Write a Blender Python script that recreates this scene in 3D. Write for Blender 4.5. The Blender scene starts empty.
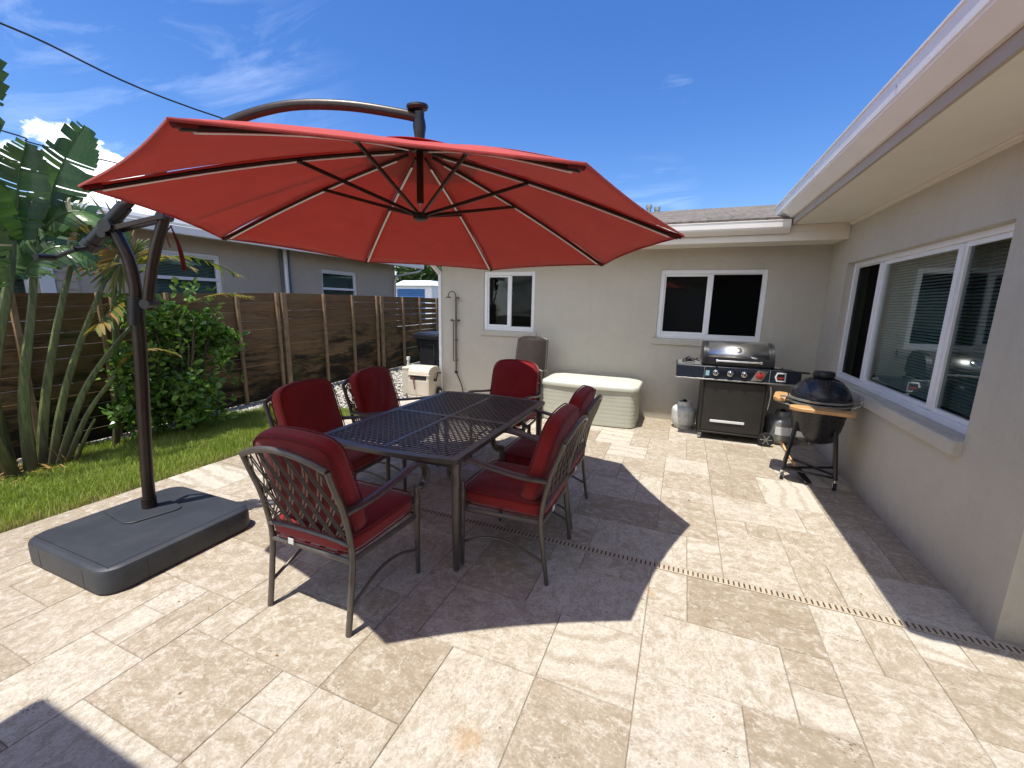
import bpy, math, random
import numpy as np
from mathutils import Vector, Matrix
random.seed(7)
rng = np.random.default_rng(11)
scene = bpy.context.scene
col = scene.collection
R = math.radians
PI = math.pi

# ------------------------------------------------------------------ materials
def new_mat(name):
    m = bpy.data.materials.new(name); m.use_nodes = True
    nt = m.node_tree; b = nt.nodes['Principled BSDF']
    return m, nt, b
def N(nt, typ, **kw):
    n = nt.nodes.new(typ)
    for k, val in kw.items(): setattr(n, k, val)
    return n
def ramp(nt, fac, stops):
    r = N(nt, 'ShaderNodeValToRGB')
    els = r.color_ramp.elements
    while len(els) < len(stops): els.new(0.5)
    for e, (p, c) in zip(els, stops):
        e.position = p; e.color = (c[0], c[1], c[2], 1)
    nt.links.new(fac, r.inputs[0]); return r.outputs[0]
def noise(nt, vec, scale, detail=6, rough=.6, dist=0):
    n = N(nt, 'ShaderNodeTexNoise'); n.inputs['Scale'].default_value = scale
    n.inputs['Detail'].default_value = detail; n.inputs['Roughness'].default_value = rough
    n.inputs['Distortion'].default_value = dist
    if vec is not None: nt.links.new(vec, n.inputs['Vector'])
    return n.outputs['Fac']
def bump(nt, b, h, strength=.3, dist=.01, prev=None):
    n = N(nt, 'ShaderNodeBump'); n.inputs['Strength'].default_value = strength
    n.inputs['Distance'].default_value = dist
    nt.links.new(h, n.inputs['Height'])
    if prev: nt.links.new(prev, n.inputs['Normal'])
    nt.links.new(n.outputs[0], b.inputs['Normal']); return n.outputs[0]
def math_n(nt, op, a, b_=None, clamp=False):
    n = N(nt, 'ShaderNodeMath', operation=op); n.use_clamp = clamp
    for i, x in enumerate((a, b_)):
        if x is None: continue
        if isinstance(x, (int, float)): n.inputs[i].default_value = x
        else: nt.links.new(x, n.inputs[i])
    return n.outputs[0]
def mixc(nt, fac, a, b_, mode='MIX'):
    n = N(nt, 'ShaderNodeMix', data_type='RGBA', blend_type=mode)
    for i, x in ((0, fac), (6, a), (7, b_)):
        if isinstance(x, (int, float)): n.inputs[i].default_value = x
        elif isinstance(x, tuple): n.inputs[i].default_value = (*x, 1)
        else: nt.links.new(x, n.inputs[i])
    return n.outputs[2]
def objco(nt): return N(nt, 'ShaderNodeTexCoord').outputs['Object']
def geoco(nt): return N(nt, 'ShaderNodeNewGeometry').outputs['Position']
def mapping(nt, vec, scale=(1, 1, 1), rot=(0, 0, 0), loc=(0, 0, 0)):
    m = N(nt, 'ShaderNodeMapping'); m.inputs['Scale'].default_value = scale
    m.inputs['Rotation'].default_value = rot; m.inputs['Location'].default_value = loc
    nt.links.new(vec, m.inputs['Vector']); return m.outputs[0]

def simple(name, colr, rough=.5, metal=0, var=.12, vscale=8, bstr=0, bscale=200, bdist=.002, spec=.5, coat=0):
    m, nt, b = new_mat(name)
    co = objco(nt)
    f = noise(nt, co, vscale, 5, .6)
    lo = tuple(c*(1-var) for c in colr); hi = tuple(min(1, c*(1+var)) for c in colr)
    nt.links.new(ramp(nt, f, [(.3, lo), (.7, hi)]), b.inputs['Base Color'])
    b.inputs['Roughness'].default_value = rough
    rr = math_n(nt, 'ADD', math_n(nt, 'MULTIPLY', noise(nt, co, vscale*3, 4), .25), rough-.12, True)
    nt.links.new(rr, b.inputs['Roughness'])
    b.inputs['Metallic'].default_value = metal
    b.inputs['Specular IOR Level'].default_value = spec
    b.inputs['Coat Weight'].default_value = coat
    if bstr: bump(nt, b, noise(nt, co, bscale, 3), bstr, bdist)
    return m

M = {}
M['trim'] = simple('white_vinyl', (.78, .79, .80), .4, var=.03)
M['gutter'] = simple('gutter_paint', (.74, .715, .66), .42, var=.04, vscale=3)
M['soffit'] = simple('soffit_paint', (.71, .67, .58), .7, var=.03, vscale=4, bstr=.2, bscale=90)
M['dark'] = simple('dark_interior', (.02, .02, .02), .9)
M['bronze'] = simple('bronze_powdercoat', (.118, .102, .088), .36, .35, var=.15, vscale=20, bstr=.15, bscale=400, bdist=.0005)
M['umb_metal'] = simple('umbrella_bronze', (.040, .028, .022), .35, .4, var=.15, vscale=20)
M['led'] = simple('white_diffuser_strip', (.88, .88, .87), .4, var=.03)
M['blackp'] = simple('black_plastic', (.012, .012, .013), .4, var=.2, vscale=20)
M['rubber'] = simple('black_rubber', (.015, .015, .015), .75, var=.2)
M['grill'] = simple('grill_black_enamel', (.018, .019, .022), .33, .2, var=.15, vscale=10)
M['navy'] = simple('grill_panel_enamel', (.016, .022, .034), .3, .1, var=.12, vscale=10)
M['doorgrey'] = simple('grill_door_paint', (.032, .030, .027), .45, .2, var=.15, vscale=6)
M['chrome'] = simple('bright_metal', (.72, .72, .72), .22, 1, var=.06)
M['alu'] = simple('brushed_aluminium', (.6, .6, .58), .38, .9, var=.08)
M['wood'] = simple('bamboo_shelf', (.55, .31, .12), .4, var=.2, vscale=12)
M['red'] = simple('red_badge', (.36, .03, .03), .4)
M['whitep'] = simple('white_plastic', (.75, .75, .73), .45, var=.05)
M['cyan'] = simple('pale_blue_sticker', (.3, .52, .6), .5)
M['beige'] = simple('beige_resin', (.56, .50, .40), .55, var=.06, vscale=5, bstr=.2, bscale=120)
M['ivory'] = simple('ivory_resin', (.47, .475, .385), .5, var=.05, vscale=4, bstr=.15, bscale=120)
M['ivorylid'] = simple('ivory_lid_resin', (.56, .57, .475), .45, var=.04, vscale=4, bstr=.15, bscale=120)
M['bin'] = simple('bin_plastic', (.012, .013, .016), .45, var=.2)
M['binlid'] = simple('bin_lid_plastic', (.02, .028, .045), .4, var=.2)
M['cable'] = simple('cable', (.008, .008, .009), .6)
M['kama'] = simple('black_ceramic_glaze', (.013, .014, .017), .28, 0, var=.25, vscale=14, bstr=.25, bscale=60, bdist=.001)
M['drain'] = simple('drain_grate_resin', (.46, .38, .28), .6, var=.15, vscale=10)
M['drainslot'] = simple('drain_slot_black', (.05, .038, .028), .8)
M['steel'] = simple('shower_nickel', (.16, .14, .12), .35, .7, var=.1)
M['joint'] = simple('joint_sand', (.24, .205, .155), .95, var=.3, vscale=60)
M['leafd'] = None

def m_stucco(name, c1, c2):
    m, nt, b = new_mat(name); co = geoco(nt)
    big = noise(nt, co, .9, 4, .55); mid = noise(nt, co, 7, 5, .6)
    f = math_n(nt, 'ADD', math_n(nt, 'MULTIPLY', big, .65), math_n(nt, 'MULTIPLY', mid, .35))
    base = ramp(nt, f, [(.35, c1), (.65, c2)])
    # faint rain streaks, stretched vertically
    st = noise(nt, mapping(nt, co, (9, 9, .6)), 1.0, 5, .65)
    base = mixc(nt, math_n(nt, 'MULTIPLY', ramp(nt, st, [(.52, (0, 0, 0)), (.75, (1, 1, 1))]), .09), base, tuple(x*.55 for x in c1))
    z_ = N(nt, 'ShaderNodeSeparateXYZ'); nt.links.new(co, z_.inputs[0])
    sd_ = math_n(nt, 'ADD', math_n(nt, 'MULTIPLY', z_.outputs[2], -3.2), math_n(nt, 'MULTIPLY', noise(nt, co, 9, 8, .75), 1.5))
    base = mixc(nt, math_n(nt, 'MULTIPLY', ramp(nt, sd_, [(.25, (0, 0, 0)), (.8, (1, 1, 1))]), .35), base, (.24, .19, .13))
    # small scuffs
    sp = noise(nt, co, 34, 2, .5)
    base = mixc(nt, math_n(nt, 'MULTIPLY', ramp(nt, sp, [(.72, (0, 0, 0)), (.78, (1, 1, 1))]), .35), base, tuple(x*.6 for x in c1))
    nt.links.new(base, b.inputs['Base Color'])
    b.inputs['Roughness'].default_value = .85
    h = math_n(nt, 'ADD', noise(nt, co, 48, 5, .7), math_n(nt, 'MULTIPLY', noise(nt, mapping(nt, co, (1, 1, 1.6)), 7, 5, .6, .6), 1.2))
    bump(nt, b, h, .7, .007)
    return m
M['stucco'] = m_stucco('beige_stucco', (.465, .432, .362), (.52, .488, .413))
M['stucco2'] = m_stucco('neighbour_stucco', (.43, .375, .295), (.49, .43, .345))

def m_travertine():
    m, nt, b = new_mat('travertine')
    co = geoco(nt)
    at = N(nt, 'ShaderNodeAttribute', attribute_name='tile')
    sep = N(nt, 'ShaderNodeSeparateColor'); nt.links.new(at.outputs['Color'], sep.inputs[0])
    tone, off, ori = sep.outputs
    # per tile offset and stretch so that no two tiles share their figure
    vm = N(nt, 'ShaderNodeVectorMath', operation='MULTIPLY_ADD')
    nt.links.new(at.outputs['Color'], vm.inputs[0]); vm.inputs[1].default_value = (37, 53, 71); nt.links.new(co, vm.inputs[2])
    c1 = vm.outputs[0]
    rot = N(nt, 'ShaderNodeVectorRotate', rotation_type='Z_AXIS'); nt.links.new(c1, rot.inputs['Vector'])
    nt.links.new(math_n(nt, 'MULTIPLY', ori, 3.1), rot.inputs['Angle'])
    cs = mapping(nt, rot.outputs[0], (1.0, 2.1, 1))
    veins = noise(nt, cs, 5.0, 14, .74, 1.6)
    fine = noise(nt, c1, 110, 8, .85)
    mott = noise(nt, mapping(nt, rot.outputs[0], (1, 1.2, 1)), 15, 14, .82, .5)
    grain = noise(nt, mapping(nt, rot.outputs[0], (1, 1.35, 1)), 60, 8, .82)
    base = ramp(nt, tone, [(0, (.345, .28, .20)), (.3, (.405, .338, .252)), (.62, (.455, .392, .304)), (1, (.515, .46, .372))])
    dark = mixc(nt, 1.0, base, (.72, .68, .61), 'MULTIPLY')
    lite = mixc(nt, .60, base, (.68, .635, .555))
    c = mixc(nt, ramp(nt, veins, [(.38, (0, 0, 0)), (.56, (1, 1, 1))]), dark, base)
    # cream blotches with ragged rims, more of them on the pale tiles
    mt = math_n(nt, 'ADD', mott, math_n(nt, 'MULTIPLY', math_n(nt, 'SUBTRACT', tone, .5), .055))
    c = mixc(nt, math_n(nt, 'MULTIPLY', ramp(nt, mt, [(.49, (0, 0, 0)), (.56, (1, 1, 1))]), .85), c, lite)
    w = N(nt, 'ShaderNodeTexWave', wave_type='BANDS', bands_direction='Y'); nt.links.new(rot.outputs[0], w.inputs['Vector'])
    w.inputs['Scale'].default_value = 2.2; w.inputs['Distortion'].default_value = 7; w.inputs['Detail'].default_value = 6; w.inputs['Detail Scale'].default_value = 1.0; w.inputs['Detail Roughness'].default_value = .65
    bf = math_n(nt, 'MULTIPLY', math_n(nt, 'GREATER_THAN', off, .86), math_n(nt, 'MULTIPLY', math_n(nt, 'GREATER_THAN', tone, .45), .65))
    c = mixc(nt, bf, c, ramp(nt, w.outputs['Fac'], [(0, (.40, .34, .26)), (.22, (.55, .50, .41)), (.6, (.66, .62, .53)), (1, (.60, .55, .46))]))
    c = mixc(nt, math_n(nt, 'MULTIPLY', ramp(nt, grain, [(.38, (1, 1, 1)), (.50, (0, 0, 0))]), .55), c, (.27, .215, .155))
    c = mixc(nt, math_n(nt, 'MULTIPLY', ramp(nt, grain, [(.54, (0, 0, 0)), (.64, (1, 1, 1))]), .55), c, (.72, .675, .595))
    ff = ramp(nt, fine, [(.38, (0, 0, 0)), (.58, (1, 1, 1))])
    c = mixc(nt, math_n(nt, 'MULTIPLY', math_n(nt, 'SUBTRACT', 1.0, ff), .42), c, (.26, .21, .155))
    # pits
    vo = N(nt, 'ShaderNodeTexVoronoi', feature='F1'); nt.links.new(mapping(nt, c1, (1, 1.6, 1)), vo.inputs['Vector']); vo.inputs['Scale'].default_value = 62
    pr_ = noise(nt, c1, 5, 5, .7)
    rad = math_n(nt, 'MULTIPLY', ramp(nt, pr_, [(.52, (0, 0, 0)), (.74, (1, 1, 1))]), .46)
    pit = math_n(nt, 'LESS_THAN', vo.outputs['Distance'], rad)
    pit = math_n(nt, 'MULTIPLY', pit, math_n(nt, 'GREATER_THAN', fine, .44))
    c = mixc(nt, math_n(nt, 'MULTIPLY', pit, .8), c, (.12, .09, .065))
    # broad dirt and two rust stains on the floor
    dirt = noise(nt, co, 1.1, 6, .65)
    c = mixc(nt, math_n(nt, 'MULTIPLY', ramp(nt, dirt, [(.5, (0, 0, 0)), (.75, (1, 1, 1))]), .22), c, (.28, .23, .18))
    for (sx, sy, sr) in ((-.60, 1.12, .085), (-.05, 2.25, .05)):
        dv = N(nt, 'ShaderNodeVectorMath', operation='DISTANCE'); nt.links.new(co, dv.inputs[0]); dv.inputs[1].default_value = (sx, sy, 0)
        d2 = math_n(nt, 'ADD', dv.outputs['Value'], math_n(nt, 'MULTIPLY', math_n(nt, 'SUBTRACT', noise(nt, co, 22, 5, .7), .5), .16))
        sf = ramp(nt, math_n(nt, 'DIVIDE', d2, sr), [(0, (1, 1, 1)), (.9, (0, 0, 0))])
        c = mixc(nt, math_n(nt, 'MULTIPLY', sf, .55), c, (.42, .24, .08))
    nt.links.new(c, b.inputs['Base Color'])
    b.inputs['Roughness'].default_value = .72
    b.inputs['Specular IOR Level'].default_value = .3
    h = math_n(nt, 'SUBTRACT', math_n(nt, 'ADD', math_n(nt, 'MULTIPLY', fine, .5), mott), math_n(nt, 'MULTIPLY', pit, 1.2))
    bump(nt, b, h, .6, .005)
    return m
M['trav'] = m_travertine()

def m_fabric(name, c1, c2, transl=0, scale=260, rough=.9):
    m, nt, b = new_mat(name); co = objco(nt)
    w1 = N(nt, 'ShaderNodeTexWave', bands_direction='X'); w1.inputs['Scale'].default_value = scale; nt.links.new(co, w1.inputs['Vector'])
    w2 = N(nt, 'ShaderNodeTexWave', bands_direction='Z'); w2.inputs['Scale'].default_value = scale; nt.links.new(co, w2.inputs['Vector'])
    f = noise(nt, co, 5, 6, .65)
    c = ramp(nt, f, [(.3, c1), (.7, c2)])
    sp = noise(nt, co, 320, 2, .6)
    c = mixc(nt, math_n(nt, 'MULTIPLY', ramp(nt, sp, [(.5, (0, 0, 0)), (.7, (1, 1, 1))]), .35), c, tuple(x*1.6 for x in c2))
    nt.links.new(c, b.inputs['Base Color']); b.inputs['Roughness'].default_value = rough
    b.inputs['Sheen Weight'].default_value = .25; b.inputs['Specular IOR Level'].default_value = .2
    h = math_n(nt, 'ADD', w1.outputs['Fac'], w2.outputs['Fac'])
    h = math_n(nt, 'ADD', math_n(nt, 'MULTIPLY', h, .3), math_n(nt, 'MULTIPLY', noise(nt, co, 14, 4, .6), 1.2))
    bump(nt, b, h, .35, .006)
    if transl:
        out = nt.nodes['Material Output']
        t = N(nt, 'ShaderNodeBsdfTranslucent'); nt.links.new(c, t.inputs['Color'])
        mx = N(nt, 'ShaderNodeMixShader'); mx.inputs[0].default_value = transl
        nt.links.new(b.outputs[0], mx.inputs[1]); nt.links.new(t.outputs[0], mx.inputs[2]); nt.links.new(mx.outputs[0], out.inputs['Surface'])
    return m
M['cushion'] = m_fabric('red_cushion_fabric', (.205, .010, .010), (.265, .015, .014))
M['canopy'] = m_fabric('red_canopy_fabric', (.58, .082, .066), (.64, .098, .078), transl=.29)
M['canopy'].node_tree.nodes['Principled BSDF'].inputs['Sheen Weight'].default_value = .25
M['piping'] = m_fabric('red_piping', (.13, .006, .006), (.17, .008, .008))
M['sling'] = m_fabric('taupe_sling', (.036, .028, .024), (.052, .041, .035))
M['sling'].node_tree.nodes['Principled BSDF'].inputs['Sheen Weight'].default_value = .02
M['slingseat'] = m_fabric('sunlit_taupe_seat', (.42, .36, .30), (.48, .42, .35))  # taupe seat, its colour lightened to stand for the sun on it

def m_glass(name, tint=(.45, .5, .47), refl=.10, fr=.38):
    m, nt, b = new_mat(name); nt.nodes.remove(b); out = nt.nodes['Material Output']
    t = N(nt, 'ShaderNodeBsdfTransparent'); t.inputs['Color'].default_value = (*tint, 1)
    g = N(nt, 'ShaderNodeBsdfGlossy'); g.inputs['Roughness'].default_value = .015; g.inputs['Color'].default_value = (.85, .92, .9, 1)
    lw = N(nt, 'ShaderNodeLayerWeight'); lw.inputs['Blend'].default_value = .35
    f = math_n(nt, 'ADD', math_n(nt, 'MULTIPLY', lw.outputs['Fresnel'], fr), refl, True)
    h = noise(nt, geoco(nt), 1.6, 2)
    bp = N(nt, 'ShaderNodeBump'); bp.inputs['Strength'].default_value = .05; bp.inputs['Distance'].default_value = .02; nt.links.new(h, bp.inputs['Height'])
    nt.links.new(bp.outputs[0], g.inputs['Normal'])
    mx = N(nt, 'ShaderNodeMixShader'); nt.links.new(f, mx.inputs[0]); nt.links.new(t.outputs[0], mx.inputs[1]); nt.links.new(g.outputs[0], mx.inputs[2])
    nt.links.new(mx.outputs[0], out.inputs['Surface']); return m
M['glass'] = m_glass('window_glass', (.62, .68, .65), .02)
M['screen'] = m_glass('screened_window_glass', (.20, .22, .21), .01, .06)
M['screenb'] = m_glass('screened_glass_over_blind', (.42, .46, .44), .01, .10)
M['blind'] = simple('blind_slat', (.40, .54, .47), .6, var=.05)

def m_wood():
    m, nt, b = new_mat('stained_fence_wood'); co = geoco(nt)
    g = noise(nt, mapping(nt, co, (1, 1.2, 26)), 3.2, 8, .7, .6)
    c = ramp(nt, g, [(.3, (.075, .042, .018)), (.52, (.17, .100, .045)), (.75, (.27, .170, .080))])
    at = N(nt, 'ShaderNodeAttribute', attribute_name='tile')
    sep = N(nt, 'ShaderNodeSeparateColor'); nt.links.new(at.outputs['Color'], sep.inputs[0])
    c = mixc(nt, math_n(nt, 'MULTIPLY', sep.outputs[0], .45), c, (.25, .155, .070))
    z = N(nt, 'ShaderNodeSeparateXYZ'); nt.links.new(co, z.inputs[0])
    # algae blackening: weathering with a ragged outline, worst on the lower boards
    n1 = noise(nt, mapping(nt, co, (1, .55, 2.4)), 2.2, 8, .72, .5)
    lvl = math_n(nt, 'ADD', math_n(nt, 'MULTIPLY', math_n(nt, 'SUBTRACT', 1.0, z.outputs[2]), .40), math_n(nt, 'MULTIPLY', math_n(nt, 'SUBTRACT', n1, .5), 2.3))
    c = mixc(nt, math_n(nt, 'MULTIPLY', ramp(nt, lvl, [(.04, (0, 0, 0)), (.34, (1, 1, 1))]), .92), c, (.010, .009, .006))
    n2 = noise(nt, co, 1.5, 5, .6)
    c = mixc(nt, math_n(nt, 'MULTIPLY', ramp(nt, n2, [(.52, (0, 0, 0)), (.68, (1, 1, 1))]), .35), c, (.09, .10, .025))
    nt.links.new(c, b.inputs['Base Color']); b.inputs['Roughness'].default_value = .8; b.inputs['Specular IOR Level'].default_value = .25
    bump(nt, b, g, .5, .006); return m
M['fence'] = m_wood()
M['post'] = simple('pale_fence_post', (.27, .18, .095), .75, var=.35, vscale=9, bstr=.3, bscale=60)

def m_shingle():
    m, nt, b = new_mat('asphalt_shingle'); co = geoco(nt)
    br = N(nt, 'ShaderNodeTexBrick'); nt.links.new(mapping(nt, co, (1, 1, 1)), br.inputs['Vector'])
    br.inputs['Color1'].default_value = (.20, .165, .13, 1); br.inputs['Color2'].default_value = (.07, .058, .048, 1); br.inputs['Mortar'].default_value = (.04, .035, .03, 1)
    br.inputs['Scale'].default_value = 1; br.inputs['Brick Width'].default_value = .3; br.inputs['Row Height'].default_value = .14; br.inputs['Mortar Size'].default_value = .012
    c = mixc(nt, .5, br.outputs['Color'], ramp(nt, noise(nt, mapping(nt, co, (1, .35, 1)), 14, 8, .8), [(.38, (.05, .045, .04)), (.62, (.30, .255, .21))]))
    nt.links.new(c, b.inputs['Base Color']); b.inputs['Roughness'].default_value = .95
    bump(nt, b, noise(nt, co, 60, 4), .5, .01); return m
M['shingle'] = m_shingle()
def m_ground():
    m, nt, b = new_mat('sandy_soil'); co = geoco(nt)
    c = ramp(nt, noise(nt, co, 3, 8, .7), [(.3, (.05, .055, .02)), (.6, (.10, .085, .045)), (.8, (.16, .13, .08))])
    nt.links.new(c, b.inputs['Base Color']); b.inputs['Roughness'].default_value = .95
    bump(nt, b, noise(nt, co, 40, 6, .7), .6, .02); return m
M['soil'] = m_ground()
def m_galv():
    m, nt, b = new_mat('worn_grey_tank_paint'); co = objco(nt)
    f = noise(nt, co, 22, 7, .75); c = ramp(nt, f, [(.35, (.40, .41, .38)), (.5, (.60, .61, .57)), (.68, (.74, .74, .70))])
    nt.links.new(c, b.inputs['Base Color']); b.inputs['Roughness'].default_value = .5; bump(nt, b, f, .2, .003); return m
M['tank'] = m_galv()
M['tankd'] = simple('dull_grey_tank_paint', (.30, .31, .30), .35, .5, var=.2, vscale=14)
def m_hood():
    m, nt, b = new_mat('brushed_steel_hood'); co = objco(nt)
    f = noise(nt, mapping(nt, co, (1, 60, 60)), 6, 4, .6)
    nt.links.new(ramp(nt, f, [(.3, (.42, .42, .43)), (.7, (.56, .56, .57))]), b.inputs['Base Color'])
    b.inputs['Metallic'].default_value = 1; b.inputs['Roughness'].default_value = .33; bump(nt, b, f, .1, .001); return m
M['hood'] = m_hood()
def m_base():
    m, nt, b = new_mat('umbrella_base_plastic'); co = objco(nt)
    c = ramp(nt, noise(nt, co, 5, 6, .6), [(.3, (.026, .029, .036)), (.7, (.038, .042, .05))])
    d = noise(nt, mapping(nt, co, (1, 1, 1)), 2.3, 8, .75, .8)
    c = mixc(nt, math_n(nt, 'MULTIPLY', ramp(nt, d, [(.5, (0, 0, 0)), (.72, (1, 1, 1))]), .09), c, (.25, .24, .22))
    nt.links.new(c, b.inputs['Base Color']); b.inputs['Roughness'].default_value = .48
    bump(nt, b, noise(nt, co, 220, 3), .25, .001); return m
M['basep'] = m_base()

def m_leaf(name, cols, transl=.3, rough=.4, attr=True):
    m, nt, b = new_mat(name)
    at = N(nt, 'ShaderNodeAttribute', attribute_name='tile')
    sep = N(nt, 'ShaderNodeSeparateColor'); nt.links.new(at.outputs['Color'], sep.inputs[0])
    n = len(cols)
    c = ramp(nt, sep.outputs[0], [(i/(n-1), cc) for i, cc in enumerate(cols)])
    f = noise(nt, geoco(nt), 25, 4, .6)
    c = mixc(nt, math_n(nt, 'MULTIPLY', f, .3), c, tuple(x*.4 for x in cols[0]))
    nt.links.new(c, b.inputs['Base Color']); b.inputs['Roughness'].default_value = rough
    out = nt.nodes['Material Output']
    t = N(nt, 'ShaderNodeBsdfTranslucent'); nt.links.new(mixc(nt, 1.0, c, (1.5, 1.6, .7), 'MULTIPLY'), t.inputs['Color'])
    mx = N(nt, 'ShaderNodeMixShader'); mx.inputs[0].default_value = transl
    nt.links.new(b.outputs[0], mx.inputs[1]); nt.links.new(t.outputs[0], mx.inputs[2]); nt.links.new(mx.outputs[0], out.inputs['Surface'])
    return m
M['grass'] = m_leaf('grass_blade', [(.17, .24, .035), (.30, .40, .06), (.42, .50, .12), (.44, .40, .16), (.45, .36, .18)], .3, .5)
M['shrubleaf'] = m_leaf('shrub_leaf', [(.035, .085, .014), (.08, .18, .028), (.16, .30, .05), (.28, .42, .10)], .25, .3)
M['bopleaf'] = m_leaf('paddle_leaf', [(.026, .065, .022), (.055, .125, .036), (.12, .22, .06), (.46, .42, .24)], .25, .3)
M['fanleaf'] = m_leaf('sunburnt_frond', [(.05, .11, .02), (.12, .17, .03), (.34, .24, .05), (.46, .24, .08), (.5, .36, .16)], .35, .4)
M['treeleaf'] = m_leaf('tree_leaf', [(.02, .05, .01), (.04, .09, .015), (.08, .14, .03)], .2, .5)
def m_stalk():
    m, nt, b = new_mat('green_stalk'); co = objco(nt)
    g = noise(nt, mapping(nt, co, (16, 16, 1.2)), 2.5, 8, .7, .3)
    c = ramp(nt, g, [(.32, (.045, .055, .018)), (.5, (.12, .15, .045)), (.66, (.21, .24, .08)), (.8, (.34, .31, .15))])
    z = N(nt, 'ShaderNodeSeparateXYZ'); nt.links.new(co, z.inputs[0])
    n2 = noise(nt, co, 5, 6, .7)
    f = ramp(nt, math_n(nt, 'ADD', math_n(nt, 'MULTIPLY', z.outputs[2], -.9), math_n(nt, 'ADD', n2, .25)), [(.3, (0, 0, 0)), (.7, (1, 1, 1))])
    c = mixc(nt, math_n(nt, 'MULTIPLY', f, .8), c, (.075, .055, .03))   # dried brown sheath fibres low on the stalks
    nt.links.new(c, b.inputs['Base Color']); b.inputs['Roughness'].default_value = .45
    bump(nt, b, g, .6, .008); return m
M['stem'] = m_stalk()
M['bark'] = simple('bark', (.12, .09, .06), .9, var=.3, vscale=10, bstr=.5, bscale=40)
def m_rock():
    m, nt, b = new_mat('pale_gravel'); at = N(nt, 'ShaderNodeAttribute', attribute_name='tile')
    sep = N(nt, 'ShaderNodeSeparateColor'); nt.links.new(at.outputs['Color'], sep.inputs[0])
    nt.links.new(ramp(nt, sep.outputs[0], [(0, (.25, .22, .18)), (.4, (.45, .42, .37)), (1, (.66, .63, .58))]), b.inputs['Base Color'])
    b.inputs['Roughness'].default_value = .9; return m
M['rock'] = m_rock()

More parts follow.
